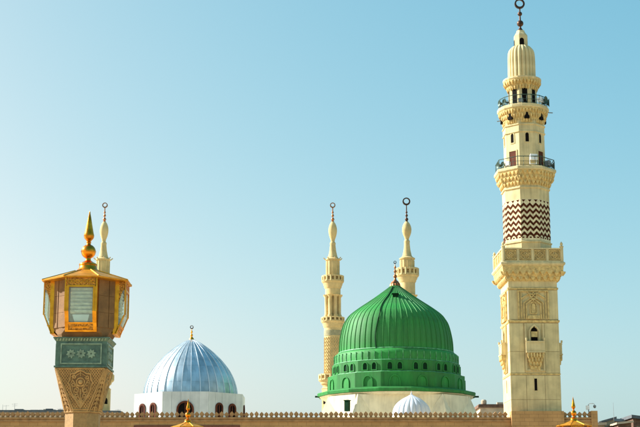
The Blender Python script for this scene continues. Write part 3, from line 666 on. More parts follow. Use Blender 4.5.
# ================================================================== THE GREEN DOME
def green_dome():
    Yc = 165.0; c = P(396.2, 370, Yc)
    T = thing('green_dome', 'large green ribbed dome on a cream base behind the parapet', 'dome', (c.x, Yc, 0), 0)
    h = lambda p, y: HW(p, y, Yc)
    zr = zt-1.3
    zf = lambda y, a: Z(y, Yc-a)
    a_d = h(57, 348); z0 = zf(347.2, a_d)
    sil = [(57.0, 352.3), (56.6, 345), (55.3, 336), (52.6, 326), (49.2, 320), (45.3, 315.3), (36.4, 308.6), (27.5, 302.7), (20.3, 297.8), (13, 292.4), (7.6, 288.3), (4.6, 285.8)]
    pts = [(h(p, y), Z(y, Yc)) for p, y in sil]; pts[0] = (pts[0][0], z0-.3)
    prof = smooth_curve(pts, 4)
    NG = 56
    vs = []; fs = []; ns = 4
    for r, zz in prof:
        for i in range(ns+1):
            t = -1+2*i/ns; A = t*PI/NG; bul = r*(1-.003*t*t)
            vs.append((bul*math.sin(A), -bul*math.cos(A)*(1), zz))
    for j in range(len(prof)-1):
        for i in range(ns): fs.append((j*(ns+1)+i, j*(ns+1)+i+1, (j+1)*(ns+1)+i+1, (j+1)*(ns+1)+i))
    gore = MB().add(vs, fs).build('dome_panel', 'green', T, smooth=True, ang=60)
    spin(gore, [2*PI*k/NG for k in range(1, NG)])
    rb = MB(); vs = []; fs = []
    for j, (r, zz) in enumerate(prof):
        k = min(1, r/2.2); wv = .045*max(.35, k); d = .06*max(.4, k)
        vs += [(-wv*1.6, -r+.03, zz), (-wv, -r-d, zz), (wv, -r-d, zz), (wv*1.6, -r+.03, zz)]
    for j in range(len(prof)-1):
        for i in range(3): fs.append((j*4+i, j*4+i+1, (j+1)*4+i+1, (j+1)*4+i))
    rib = rb.add(vs, fs).build('rib', 'green', T); rib.rotation_euler = (0, 0, PI/NG); spin(rib, [PI/NG+2*PI*k/NG+random.uniform(-.006, .006) for k in range(1, NG)])
    # the drum: rounded upper band, window band, sixteen-sided lower band
    aB = h(62, 356); z1 = zf(359.2, aB); aC = h(63.2, 366); z2 = zf(371.2, aC); aD = h(67.8, 380); z3 = zf(387.2, aD); aE = h(78, 398)
    rot16 = math.radians(-4.2)
    MB().lathe([(aB, z1), (aB, z1+(z0-z1)*.55), (aB*.985, z1+(z0-z1)*.8), (aB*.955, z0-.12), (a_d*.95, z0-.08)], 56).build('drum_upper_band', 'green', T, smooth=True)
    MB().lathe([(a_d*.9, z0-.09), (a_d+.10, z0-.09), (a_d+.14, z0-.02), (a_d+.10, z0+.06), (a_d*.98, z0+.10)], 56, cap=False).build('drum_rim', 'green_rim', T, smooth=True)
    # seams of the upper band
    sm = MB().box(-.035, .035, -aB-.06, -aB+.05, z1+.05, z1+(z0-z1)*.72)
    o = sm.build('seam', 'green_rim', T); o.rotation_euler = (0, 0, PI/NG); spin(o, [PI/NG+2*PI*k/NG for k in range(1, NG)])
    ring = lambda a, zz, n_, r_: MB().lathe([(a-.3, zz-.07), (a+.07, zz-.07), (a+.12, zz-.01), (a+.07, zz+.06), (a-.3, zz+.09)], n_, flat=(n_ == 16), rot=r_)
    ring(aB+.02, z1, 56, 0).build('drum_rim', 'green_rim', T)
    MB().lathe([(aC, z2), (aC, z1-.06)], 16, flat=True, rot=rot16).build('drum_window_band', 'green', T)
    ring(aC+.06, z2+.02, 16, rot16).build('drum_rim', 'green_rim', T)
    MB().lathe([(aD, z3), (aD, z2-.06), (aD-.15, z2-.02), (aC-.2, z2)], 16, flat=True, rot=rot16).build('drum_lower_band', 'green', T)
    # pairs of windows and single blind arches
    wh = (z1-z2)*.60; wz = z2+(z1-z2)*.16
    fw_ = 2*aC*math.tan(PI/16)
    for s in (-1, 1):
        wp = MB().prism(arch(s*fw_*.19, wz, .50, wh), -aC-.012, -aC+.05); o = wp.build('window', 'green_dark', T)
        fr = MB().strip(arch(s*fw_*.19, wz, .62, wh+.08), .10, -aC-.10, -aC+.03, closed=True).build('window_frame', 'green', T)
        for q in (o, fr):
            q.rotation_euler = (0, 0, rot16); spin(q, [rot16+2*PI*k/16 for k in range(1, 16)])
    ah = (z2-z3)*.66; az = z3+.12
    ba = MB().prism(arch(0, az, .92, ah-.05), -aD-.012, -aD+.05).build('blind_arch', 'green', T)
    bf = MB().strip(arch(0, az, 1.12, ah+.06), .10, -aD-.11, -aD+.03, closed=True).build('arch_frame', 'green', T)
    for q in (ba, bf):
        q.rotation_euler = (0, 0, rot16); spin(q, [rot16+2*PI*k/16 for k in range(1, 16)])
    # eave
    ze1 = zf(387.0, aE); ze0 = zf(390.8, aE)
    MB().lathe([(aE-.25, ze0), (aE, ze0+.03), (aE+.04, ze1-.10), (aE-.06, ze1), (aD-.2, max(z3+.10, ze1+.25))], 16, flat=True, rot=rot16).build('eave', 'green', T)
    MB().lathe([(aE-.7, ze0-.30), (aE-.18, ze0-.02), (aE-.6, ze0+.05)], 16, flat=True, rot=rot16).build('soffit', 'base', T)
    for k, A in enumerate([math.radians(d) for d in (-84, 84)]):
        o = MB().box(-.13, .13, -aE-.45, -aE+.3, ze0-.06, ze0+.12).build('spout', 'green_dark', T); o.rotation_euler = (0, 0, A)
    # cream base: a square with its corners cut off, and pyramid spurs in the cut corners
    hb = aE-1.25; ch = hb*.36
    outl = [(-hb+ch, -hb), (hb-ch, -hb), (hb, -hb+ch), (hb, hb-ch), (hb-ch, hb), (-hb+ch, hb), (-hb, hb-ch), (-hb, -hb+ch)]
    zw = Z(399.5, Yc-hb)
    def sec(sc, zz): return [(x*sc, y*sc, zz) for x, y in outl]
    V = sec(1, zr-1) + sec(1, zw) + sec(1.0, ze0-.25)
    F = [tuple(range(7,-1,-1)), tuple(range(16, 24))]
    for j in range(2):
        for i in range(8): F.append((j*8+i, j*8+(i+1) % 8, (j+1)*8+(i+1) % 8, (j+1)*8+i))
    MB().add(V, F).build('base', 'base', T)
    for k in range(4):
        for s in (-1, 1):
            # a spur at each end of each side: a wedge with a pointed head
            x0 = s*(hb-ch); dx = -s
            a_ = Vector((x0, -hb-.02)); 
            zv = Z(412.5, Yc-hb)
            fp = [(x0+dx*1.9, -hb+.1), (x0-dx*.95, -hb+1.05), (x0+dx*.05, -hb-1.0)]
            V = [(x, y, zr-.3) for x, y in fp] + [(x, y, zv) for x, y in fp] + [(x0+dx*.3, -hb-.15, ze0-.2)]
            F = [(0,2,5,3), (2,1,4,5), (1,0,3,4), (3,5,6), (5,4,6), (4,3,6), (0,1,2)]
            o = MB().add(V, F).build('spur', 'base', T); o.rotation_euler = (0, 0, k*PI/2)
    o = MB().box(-.24, .24, -.25, .25, -.3, .85).box(-.31, .31, -.32, .32, .85, .93).build('roof_hatch', 'green_dark', T)
    hp = P(347.3, 408, Yc-8.2); o.location = (hp.x-c.x, -8.2, Z(408.5, Yc-8.2)); o.rotation_euler = (0, 0, -.5)
    # lightning cable, little window near the crown and the finial
    pa = []
    for j, (r, zz) in enumerate(prof):
        A = math.radians(-22 - 1.2*math.sin(j*.3)); pa.append(((r+.11)*math.sin(A), -(r+.11)*math.cos(A), zz))
    MB().tube(pa[:-3], .06, 5).build('lightning_cable', 'green_dark', T)
    r, zz = min(prof, key=lambda p: abs(p[1]-Z(296.5, Yc-1.5)))
    o = MB().box(-.32, .32, -r-.30, -r+.6, zz-.26, zz+.18).box(-.4, .4, -r-.38, -r+.6, zz+.18, zz+.26).build('crown_window', 'green_dark', T); o.rotation_euler = (0, 0, math.radians(-3))
    tz_ = lambda y: Z(y, Yc)
    pf = [(h(4.9, 286), tz_(287.2)), (h(4.6, 285), tz_(284.6)), (h(3.2, 283), tz_(282)), (h(1.5, 281), tz_(280)), (h(1.0, 279), tz_(278.4))] + ball(h(1.9, 276.5), tz_(276.4), 7)[1:-1] + [(h(.7, 273), tz_(273.6))] + ball(h(1.5, 271.5), tz_(271.4), 7)[1:-1] + [(h(.6, 269), tz_(268.8))] + ball(h(1.2, 267.6), tz_(267.4), 6)[1:-1] + [(h(.4, 265), tz_(265.2)), (.01, tz_(263.2))]
    MB().lathe(pf, 12).build('finial', 'copper', T, smooth=True)
    m = MB()
    for i in range(12):
        A = 2*PI*i/12; m.tube([(h(4.9, 286)*math.cos(A), h(4.9, 286)*math.sin(A), tz_(287)), (h(4.4, 285)*math.cos(A), h(4.4, 285)*math.sin(A), tz_(284.2)), (h(2.4, 285)*math.cos(A), h(2.4, 285)*math.sin(A), tz_(281.6))], .09, 5)
    m.build('finial_flutes', 'copper', T, smooth=True, kind='stuff')
    m = MB(); crescent(m, tz_(262.4), h(1.5, 262), h(.9, 262), .12); m.build('crescent', 'bronze', T)
    nest(T, [('crescent', 'finial'), ('finial_flutes', 'finial'), ('window_frame', 'window'), ('arch_frame', 'blind_arch'), ('seam', 'drum_upper_band'), ('spout', 'eave'), ('soffit', 'eave'), ('spur', 'base')])
    return T
green_dome()

# ================================================================== THE SMALL FLUTED DOME
def small_dome():
    Yc = 149.0; c = P(411.6, 405, Yc); h = lambda p, y: HW(p, y, Yc)
    T = thing('small_fluted_dome', 'small white fluted dome poking up in front of the green dome', 'dome', (c.x, Yc, 0), 0)
    zr = zt-1.3
    pts = [(h(19.2, 410), Z(416, Yc)), (h(18.9, 410), Z(412, Yc)), (h(17.0, 406), Z(406.5, Yc)), (h(13.2, 402), Z(402, Yc)), (h(8.5, 399), Z(398.6, Yc)), (h(4.0, 397), Z(396.3, Yc)), (h(1.2, 395), Z(394.6, Yc))]
    prof = smooth_curve(pts, 3); NG = 20; ns = 6
    vs = []; fs = []
    for r, zz in prof:
        wr = r*math.sin(PI/NG)
        for i in range(ns+1):
            t = PI*i/ns; vs.append((-wr*math.cos(t), -(r*.93+wr*.55*math.sin(t)), zz))
    for j in range(len(prof)-1):
        for i in range(ns): fs.append((j*(ns+1)+i, j*(ns+1)+i+1, (j+1)*(ns+1)+i+1, (j+1)*(ns+1)+i))
    a = MB().add(vs, fs).build('flute', 'whitedome', T, smooth=True, ang=75)
    for k in range(1, NG):
        o = link('flute', a.data, T); o.rotation_euler = (0, 0, 2*PI*k/NG)
    MB().lathe([(h(19.5, 410), zr-.05), (h(19.5, 410), Z(416, Yc)), (h(18, 410), Z(415.5, Yc))], 20).build('drum', 'base', T)
    MB().lathe([(h(1.7, 395), Z(395.2, Yc))] + ball(h(1.0, 394), Z(393.6, Yc), 6)[1:-1] + [(.03, Z(392, Yc)), (.005, Z(390.4, Yc))], 10).build('finial', 'whitedome', T, smooth=True)
small_dome()

# ================================================================== THE SILVER DOME
def silver_dome():
    Yc = 160.0; c = P(190.6, 390, Yc); h = lambda p, y: HW(p, y, Yc)
    T = thing('silver_dome', 'silver blue metal dome on a pale eight-sided drum', 'dome', (c.x, Yc, 0), 0)
    zr = zt-1.3
    aD = h(53.3, 395); ztop = Z(391.4, Yc-aD)
    sil = [(46.6, 397.5), (46.5, 393), (45.4, 387), (42.8, 379), (38.6, 371), (33.0, 363.6), (26.4, 356.6), (18.2, 349.4), (10.2, 343.6), (5.0, 340.9), (2.2, 339.6)]
    pts = [(h(p, y), Z(y, Yc)) for p, y in sil]; pts[0] = (pts[0][0], ztop-.05)
    prof = smooth_curve(pts, 4); NG = 32; ns = 3
    cuts = [0, 9, 17, 25, 33, len(prof)-1]
    MB().lathe([(r*.985-.03, zz-.02) for r, zz in prof], 48).build('dome_core', 'metal', T, smooth=True)
    for q in range(len(cuts)-1):
        sec = prof[cuts[q]:cuts[q+1]+1]; vs = []; fs = []
        for r, zz in sec:
            for i in range(ns+1):
                t = (-1+2*i/ns)*(1-.006); A = t*PI/NG; b_ = r*(1-.0015*t*t)
                vs.append((b_*math.sin(A), -b_*math.cos(A), zz+(.006 if zz == sec[0][1] else 0)))
        for j in range(len(sec)-1):
            for i in range(ns): fs.append((j*(ns+1)+i, j*(ns+1)+i+1, (j+1)*(ns+1)+i+1, (j+1)*(ns+1)+i))
        a = MB().add(vs, fs).build('dome_panel', 'silver', T, smooth=True, ang=60)
        for k in range(NG):
            o = a if k == 0 else link('dome_panel', a.data, T)
            o.rotation_euler = (0, 0, 2*PI*k/NG + random.uniform(-.0012, .0012)); s = 1+random.uniform(-.0015, .0015); o.scale = (s, s, 1)
    rb = MB(); vs = []; fs = []
    for r, zz in prof:
        k = min(1, r/2.5); wv = .034*max(.3, k); d = .075*max(.4, k)
        vs += [(-wv, -r+.02, zz), (-wv*.8, -r-d, zz), (wv*.8, -r-d, zz), (wv, -r+.02, zz)]
    for j in range(len(prof)-1):
        for i in range(3): fs.append((j*4+i, j*4+i+1, (j+1)*4+i+1, (j+1)*4+i))
    rib = rb.add(vs, fs).build('rib', 'silver_rib', T); rib.rotation_euler = (0, 0, PI/NG); spin(rib, [PI/NG+2*PI*k/NG for k in range(1, NG)])
    # drum
    MB().lathe([(aD-.06, zr-.05), (aD-.06, ztop-.03), (h(40, 392), ztop)], 8, flat=True).build('drum', 'metal', T)
    fwid = 2*aD*math.tan(PI/8); n = 5
    o_z = zr
    for i in range(n):
        u0 = -fwid/2+fwid*i/n; u1 = u0+fwid/n
        e0 = .0 if i else 0.0
        a = MB().box(u0+.008, u1-.008, -aD, -aD+.04, o_z, ztop).build('cladding_panel', 'panel', T)
        spin(a, [PI/4*k for k in range(1, 8)])
    # windows: one broad arch in front and back, pairs elsewhere
    zb_ = zr+.1
    def win(cx, w_, hgt, rots):
        pn_ = MB().prism(arch(cx, zb_, w_, hgt, 10, 0.0), -aD-.03, -aD+.0).build('window_pane', 'dark', T)
        fr = MB().strip(arch(cx, zb_, w_+.14, hgt+.07, 10, 0.0), .20, -aD-.12, -aD+.0, closed=True).build('window_frame', 'darkwood', T)
        br = MB(); br.box(cx-.05, cx+.05, -aD-.08, -aD-.02, zb_, zb_+hgt-.05); br.box(cx-w_/2, cx+w_/2, -aD-.075, -aD-.02, zb_+hgt*.45, zb_+hgt*.45+.09)
        bo = br.build('glazing_bar', 'darkwood', T)
        for q in (pn_, fr, bo):
            q.rotation_euler = (0, 0, rots[0]); spin(q, rots[1:])
    zfr = Z(402.3, Yc-aD); win(0, 1.55, zfr-zb_, [0, PI/2, PI, -PI/2])
    zsd = Z(404.2, Yc-aD*.8)
    for cx in (-fwid*.19, fwid*.19): win(cx, .72, zsd-zb_, [PI/4, -PI/4, 3*PI/4, -3*PI/4])
    # finial
    tz_ = lambda y: Z(y, Yc)
    pf = [(h(2.6, 340), tz_(340.2)), (h(2.2, 338), tz_(338.4)), (h(1.0, 337), tz_(337))] + ball(h(1.35, 335), tz_(335.3), 7)[1:-1] + [(h(.5, 333), tz_(333.4))] + ball(h(1.1, 332), tz_(332), 7)[1:-1] + [(h(.45, 330), tz_(330)), (.01, tz_(328.6))]
    MB().lathe(pf, 12).build('finial', 'gold', T, smooth=True)
    m = MB(); crescent(m, tz_(327.2), h(1.8, 327), h(1.1, 327), .12); m.build('crescent', 'bronze', T)
    nest(T, [('crescent', 'finial'), ('window_pane', 'window_frame'), ('glazing_bar', 'window_frame'), ('cladding_panel', 'drum')])
silver_dome()

# ================================================================== THE GOLDEN LANTERNS
def lantern():
    Yc = 42.0; c = P(85.4, 340, Yc)
    T = thing('plaza_lantern', 'large golden lantern with glass bays on a carved stone post, nearest the camera', 'lantern', (c.x, Yc, 0), math.radians(1.0), 'golden plaza lanterns')
    z = lambda y, d=0: Z(y, Yc-d); h = lambda p, y=340: HW(p, y, Yc)
    # ---- post
    rp = h(16.6, 415)
    zc1 = z(406, rp)
    MB().lathe([(rp, 0), (rp, zc1-.19)], 8, flat=True).build('post', 'poststone', T)
    MB().lathe([(rp+.20, 0), (rp+.20, .55), (rp+.12, .62), (rp+.02, .8)], 8, flat=True).build('plinth', 'poststone', T)
    for y0, pr, hh in ((411.3, .045, .06), (409.2, .06, .05), (407.2, .035, .06)):
        zz = z(y0, rp); MB().lathe([(rp-.02, zz-hh/2), (rp+pr*.6, zz-hh/2), (rp+pr, zz), (rp+pr*.6, zz+hh/2), (rp-.02, zz+hh/2)], 8, flat=True).build('collar', 'capstone', T)
    # ---- capital: eight-sided at the bottom, square at the top
    s_ = h(25.2, 367); zk0 = zc1-.20; zk1 = z(366.8, s_)
    k8 = rp*math.tan(PI/8); b = []
    for sx, sy, first in ((1,-1,0), (1,1,1), (-1,1,0), (-1,-1,1)):
        p = [(sx*k8, sy*rp), (sx*rp, sy*k8)]
        if first: p.reverse()
        b += p
    # corner columns of the loft: bottom octagon points, top square corners with a narrow chamfer
    e = .025; tq = []
    for sx, sy, first in ((1,-1,0), (1,1,1), (-1,1,0), (-1,-1,1)):
        p = [(sx*(s_-e), sy*s_), (sx*s_, sy*(s_-e))]
        if first: p.reverse()
        tq += p
    V = [(x, y, zk0) for x, y in b] + [(x, y, zk1) for x, y in tq]
    F = [tuple(range(7,-1,-1)), tuple(range(8, 16))] + [(i, (i+1) % 8, 8+(i+1) % 8, 8+i) for i in range(8)]
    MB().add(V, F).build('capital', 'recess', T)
    # carving on the four sloping faces: worked in face coordinates (u, t, lift)
    def facept(u, t, l):                        # u across (-1..1 of local half width), t 0..1 upward
        hw_ = k8+(s_-k8)*t; dd = rp+(s_-rp)*t
        return Vector((u*hw_, -(dd+l), zk0+(zk1-zk0)*t))
    def fxy(x, t, l=0.0):                       # x in metres
        return Vector((x, -(rp+(s_-rp)*t+l), zk0+(zk1-zk0)*t))
    cv = MB()
    def line(pts, r, closed=False):
        cv.tube([fxy(x, t, .004) for x, t in pts], r, 5, closed=closed)
    HH = zk1-zk0
    sh = [(0, .93), (.10, .90), (.17, .86), (.29, .85), (.31, .72), (.36, .66), (.30, .58), (.28, .48), (.20, .36), (.12, .26), (.06, .18), (0, .10)]
    line(sh + [(-x, t) for x, t in reversed(sh[1:-1])], .032, True)
    sh2 = [(x*.80, .52+(t-.52)*.84) for x, t in sh]; line(sh2 + [(-x, t) for x, t in reversed(sh2[1:-1])], .016, True)
    def scroll(cx, ct, r0, a0, turns, sgn=1):
        n = 16; pts = []
        for i in range(n+1):
            f = i/n; r = r0*(1-.78*f); a = a0+sgn*turns*2*PI*f; pts.append((cx+r*math.cos(a), ct+r*math.sin(a)/HH))
        line(pts, .021)
    for sg in (-1, 1):
        scroll(sg*.13, .50, .095, PI/2, 1.3*sg, 1); scroll(sg*.10, .37, .075, -PI/2, 1.2*sg, 1); scroll(sg*.20, .62, .065, 0, 1.2*sg, 1)
        scroll(sg*.07, .24, .05, PI/2, 1.1*sg, 1); scroll(sg*.19, .78, .06, PI, 1.2*sg, 1)
        line([(sg*.015, .14), (sg*.03, .30), (sg*.10, .44), (sg*.05, .54)], .019); line([(sg*.02, .58), (sg*.12, .60), (sg*.23, .72)], .018)
    line([(0, .12), (0, .52)], .024); line([(0, .80), (0, .90)], .02)
    rg = [(.115*math.cos(2*PI*i/18), .675+.115*math.sin(2*PI*i/18)/HH) for i in range(18)]; line(rg, .022, True)
    # border along the sloping edges, diaper lattice beside the shield
    for sg in (-1, 1):
        line([(sg*(k8+(s_-k8)*t-.03), t) for t in (.02, .5, .97)], .026)
    line([(-s_+.06, .965), (s_-.06, .965)], .024)
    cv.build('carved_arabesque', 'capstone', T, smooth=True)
    lat = MB()
    for i in range(-16, 17):
        for sg in (-1, 1):
            seg = []
            for j in range(40):
                t = .03+.93*j/39; x = i*.075 + sg*(t-.5)*HH*.75
                lim = k8+(s_-k8)*t-.045
                shw = 0
                for (xa_, ta), (xb_, tb) in zip(sh, sh[1:]):
                    if tb <= t <= ta: shw = max(shw, xa_+(xb_-xa_)*(ta-t)/max(1e-6, ta-tb))
                ok = abs(x) < lim and abs(x) > shw+.02
                if ok: seg.append((x, t))
                elif len(seg) > 1:
                    lat.tube([fxy(*seg[0], .0), fxy(*seg[-1], .0)], .014, 4); seg = []
                else: seg = []
            if len(seg) > 1: lat.tube([fxy(*seg[0], .0), fxy(*seg[-1], .0)], .014, 4)
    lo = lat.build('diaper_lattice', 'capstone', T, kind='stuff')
    boss = MB(); bp_ = fxy(0, .675, .0); t_ = MB().lathe(ball(.075, 0, 8), 14); boss.add([(x+bp_.x, y*.6+bp_.y, q+bp_.z) for x, y, q in t_.v], t_.f)
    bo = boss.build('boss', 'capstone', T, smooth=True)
    cvo = [o for o in kids(T) if o.name.split('.')[0] == 'carved_arabesque'][0]
    for o in (cvo, lo, bo): spin(o, [PI/2, PI, -PI/2])
    # carving on the triangular corner faces
    cc = MB(); n0 = Vector((1, -1, 0)).normalized(); tx = Vector((1, 1, 0)).normalized()
    mb0 = Vector(((k8+rp)/2, -(k8+rp)/2, zk0)); mt0 = Vector((s_-e/2, -s_+e/2, zk1)); hw0 = (rp-k8)/math.sqrt(2)
    def cpt(u, t): return mb0.lerp(mt0, t) + tx*u*hw0*(1-t*.93) + n0*.008
    for t in [i/11 for i in range(1, 10)]:
        for sg in (-1, 1):
            q = [cpt(sg*(.08+.42*(1-math.cos(a)))*1.0, t+.055*math.sin(a*2)) for a in [i*PI/2/5 for i in range(6)]]
            cc.tube(q, .02, 4)
    for u in (-.82, 0, .82): cc.tube([cpt(u, t) for t in (.02, .35, .7, .96)], .022, 4)
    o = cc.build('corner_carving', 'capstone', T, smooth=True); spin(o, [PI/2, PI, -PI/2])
    # ---- green marble box
    q = h(25.0, 355); zg0, zg1 = zk1, z(341.2, q)
    MB().lathe([(q, zg0+.001), (q, zg1)], 4, flat=True).build('marble_box', 'gmarble', T)
    MB().lathe([(q-.05, zg0-.015), (q+.035, zg0-.015), (q+.035, zg0+.035), (q-.05, zg0+.036)], 4, flat=True).build('box_moulding', 'gmarble', T)
    pi_w, pz0_, pz1_ = q-.16, z(363.4, q), z(344, q)
    m = MB().strip([(-pi_w, pz0_), (pi_w, pz0_), (pi_w, pz1_), (-pi_w, pz1_)], .035, -q-.03, -q+.01, closed=True); spin(m.build('panel_frame', 'gmarble_l', T), [PI/2, PI, -PI/2])
    for i in (-1, 0, 1):
        m = MB(); cx, cz = i*.295, (pz0_+pz1_)/2
        for k in range(8):
            A = 2*PI*k/8+.2; L = .145; wv = .040
            d = (math.cos(A), math.sin(A)); nn = (-d[1], d[0])
            m.prism([(cx+d[0]*.015, cz+d[1]*.015), (cx+d[0]*L*.55-nn[0]*wv, cz+d[1]*L*.55-nn[1]*wv), (cx+d[0]*L, cz+d[1]*L), (cx+d[0]*L*.55+nn[0]*wv, cz+d[1]*L*.55+nn[1]*wv)], -q-.022-.002*(k % 2), -q+.01)
        spin(m.build('rosette', 'gmarble_l', T), [PI/2, PI, -PI/2])
    # ---- cornice of green flutes
    zq0, zq1 = zg1, z(336.8, q+.1); qc = q+.055
    MB().lathe([(q-.05, zq0), (q+.01, zq0), (qc, zq1-.03), (qc+.02, zq1-.028), (qc+.02, zq1), (q-.1, zq1)], 4, flat=True).build('cornice', 'gmarble', T)
    m = MB()
    nfl = 17
    for i in range(nfl):
        u = -q+2*q*(i+.5)/nfl; wv = q/nfl*.78
        V = [(u-wv, -q-.02, zq0+.012), (u+wv*.2, -q-.02, zq0+.012), (u+wv, -qc-.022, zq1-.035), (u-wv*.2, -qc-.022, zq1-.035), (u-wv, -q+.02, zq0+.012), (u+wv*.2, -q+.02, zq0+.012), (u+wv, -qc+.03, zq1-.035), (u-wv*.2, -qc+.03, zq1-.035)]
        m.add(V, [(0,1,2,3), (7,6,5,4), (0,4,5,1), (1,5,6,2), (2,6,7,3), (3,7,4,0)])
    spin(m.build('cornice_fluting', 'gmarble_l', T, kind='stuff'), [PI/2, PI, -PI/2])
    # ---- stone core: cruciform with chamfers, flaring to the cornice below
    bwid = h(15.4, 300); pj = h(40.0, 300)                  # half width and reach of a bay
    zb0, zb1 = z(331.8, pj-.25), z(277.6, pj)
    cd = h(28.5, 300)                                     # reach of the stone core
    cs = h(29.5, 300)
    o8 = lambda w_, r_: [(w_, -r_), (r_, -w_), (r_, w_), (w_, r_), (-w_, r_), (-r_, w_), (-r_, -w_), (-w_, -r_)]
    ww = bwid*.98
    lev = [(q-.02, q-.02, zq1), (q-.03, q+.0, zq1+.10), (ww, cs, zb0+.12), (ww, cs, zb1+.02)]
    V = []; 
    for i_, (w_, r_, zz) in enumerate(lev):
        w2 = w_ if i_ > 1 else r_*.80
        V += [(x, y, zz) for x, y in o8(w2, r_)]
    F = [tuple(range(7,-1,-1)), tuple(range(24, 32))]
    for j in range(3):
        for i in range(8): F.append((j*8+i, j*8+(i+1) % 8, (j+1)*8+(i+1) % 8, (j+1)*8+i))
    MB().add(V, F).build('stone_core', 'brownstone', T)
    # upright stone slabs on the chamfered corners
    cm = Vector(((ww+cs)/2, -(ww+cs)/2, 0)); L = math.hypot(cs-ww, cs-ww)
    for f0, f1, lift in ((-.5, -.17, .03), (-.155, .155, .015), (.17, .5, .03)):
        for za_, zb_ in ((zb0+.16, zb0+(zb1-zb0)*.38), (zb0+(zb1-zb0)*.385, zb0+(zb1-zb0)*.70), (zb0+(zb1-zb0)*.705, zb1)):
            V = []
            for l_ in (lift, -.02):
                for zz in (za_, zb_):
                    for f in (f0, f1):
                        p = cm + tx*f*L*.96 + n0*l_; V.append((p.x, p.y, zz))
            o = MB().add(V, [(0,1,3,2), (4,6,7,5), (0,4,5,1), (2,3,7,6), (0,2,6,4), (1,5,7,3)]).build('stone_slab', 'brownstone', T); spin(o, [PI/2, PI, -PI/2])
    # ---- four glazed bays
    gz0, gz1 = z(313, pj), z(286, pj)
    gw = h(11.6, 300); d0 = cs-.02
    dep = pj-d0; yb = -(d0+.10)                           # below zr_ the bay rakes back to yb
    zr_ = z(311.0, pj); tp = .46                          # tp: where the raking glass ends and the gold apron starts
    f = MB()                                              # gold front frame
    f.box(-bwid+.002, -gw, -pj, -pj+.018, zr_, gz1); f.box(gw, bwid-.002, -pj, -pj+.018, zr_, gz1)
    f.strip([(-gw-.03, zr_), (-gw-.03, gz1), (gw+.03, gz1), (gw+.03, zr_)], .05, -pj-.025, -pj+.01)
    f.box(-bwid-.012, -bwid+.03, -pj-.014, -pj+.006, zr_, zb1); f.box(bwid-.03, bwid+.012, -pj-.014, -pj+.006, zr_, zb1)
    def rake(x0, x1, t0, t1, l0, l1):                     # a slab on the raking lower part
        V = []
        for l in (l0, l1):
            for t in (t0, t1):
                zz = zb0+(zr_-zb0)*t; yy = yb+(-pj-yb)*t
                V += [(x0, yy-l, zz), (x1, yy-l, zz)]
        f.add(V, [(0,1,3,2), (4,6,7,5), (0,4,5,1), (2,3,7,6), (0,2,6,4), (1,5,7,3)])
    rake(-bwid, bwid, 0, .08, .01, -.05); rake(-bwid, bwid, tp-.07, tp, .01, -.05)
    for s in (-1, 1):
        rake(*sorted((s*bwid, s*(bwid-.10))), .08, tp-.07, 0, -.05); rake(*sorted((s*(bwid-.002), s*gw)), tp, 1, 0, -.035)
    rake(-bwid+.22, bwid-.22, .20, .25, 0, -.05)
    R4 = [PI/2, PI, -PI/2]
    spin(f.build('bay_frame', 'gold', T), R4)
    m = MB().box(-bwid+.05, bwid-.05, -pj+.005, -pj+.10, gz1, zb1); spin(m.build('bay_frieze', 'gold_dark', T), R4)
    m = MB()
    for i in range(7):
        u = (-bwid+.12)+(2*bwid-.24)*i/6; m.strip([(u+.05*math.cos(t), (gz1+zb1)/2+.02+.05*math.sin(t)) for t in [PI/3*k for k in range(6)]], .014, -pj-.012, -pj+.01, closed=True)
    spin(m.build('frieze_scroll', 'gold', T, kind='stuff'), R4)
    f = MB(); rake(-bwid+.05, bwid-.05, .03, tp-.02, -.02, -.045); spin(f.build('bay_apron', 'gold_dark', T), R4)
    m = MB().box(-gw, gw, -pj+.02, -pj+.03, zr_, gz1); spin(m.build('glass_pane', 'glass', T), R4)
    f = MB(); rake(-gw, gw, tp, 1, -.015, -.025); spin(f.build('raking_pane', 'glass', T), R4)
    # sides of each bay: gold back strip, embossed spandrel with a quarter arch, side glass and a raking underside
    for s in (-1, 1):
        xo = s*bwid
        def side(pts, th, name, mt, inset=0.0):        # pts in (depth from the core, z)
            V = []; n = len(pts)
            for xx in (xo-s*inset, xo-s*(inset+th)):
                V += [(xx, -(d0+dd), zz) for dd, zz in pts]
            Fs = [tuple(range(n)), tuple(range(2*n-1, n-1, -1))] + [(i, n+i, n+(i+1) % n, (i+1) % n) for i in range(n)]
            spin(MB().add(V, Fs).build(name, mt, T), R4)
        zst = zb0+(zr_-zb0)*.06/(dep-.10)
        side([(0, zb0+.02), (.09, zb0+.02), (.15, zst+.03), (.15, zb1), (0, zb1)], .05, 'bay_side_strip', 'gold')
        za = gz1+.02; hh = .42; st = .15
        arc = [(st+(dep-st-.03)*t, za-hh*(1-math.sin(t*PI/2))) for t in [i/7 for i in range(8)]]
        side([(st, zb1-.01)] + [(st, za-hh)] + arc[1:] + [(dep-.03, zb1-.01)], .04, 'bay_spandrel', 'gold_dark', .005)
        gl = [(st, zst+.05), (dep-.03, zr_+.01), (dep-.03, za)] + list(reversed(arc[1:-1])) + [(st, za-hh)]
        side(gl, .012, 'side_glass', 'glass', .02)
    # louvres and lamp inside each bay
    nl = 7
    for i in range(nl):
        zz = gz0+.06+(gz1-gz0-.14)*i/(nl-1)
        V = [(-gw+.03, -pj+.13, zz+.045), (gw-.03, -pj+.13, zz+.045), (gw-.03, -pj+.22, zz-.035), (-gw+.03, -pj+.22, zz-.035)]
        V += [(x, y, q_-.012) for x, y, q_ in V]
        m = MB().add(V, [(0,1,2,3), (7,6,5,4), (0,4,5,1), (1,5,6,2), (2,6,7,3), (3,7,4,0)]); spin(m.build('louvre', 'louvre', T), R4)
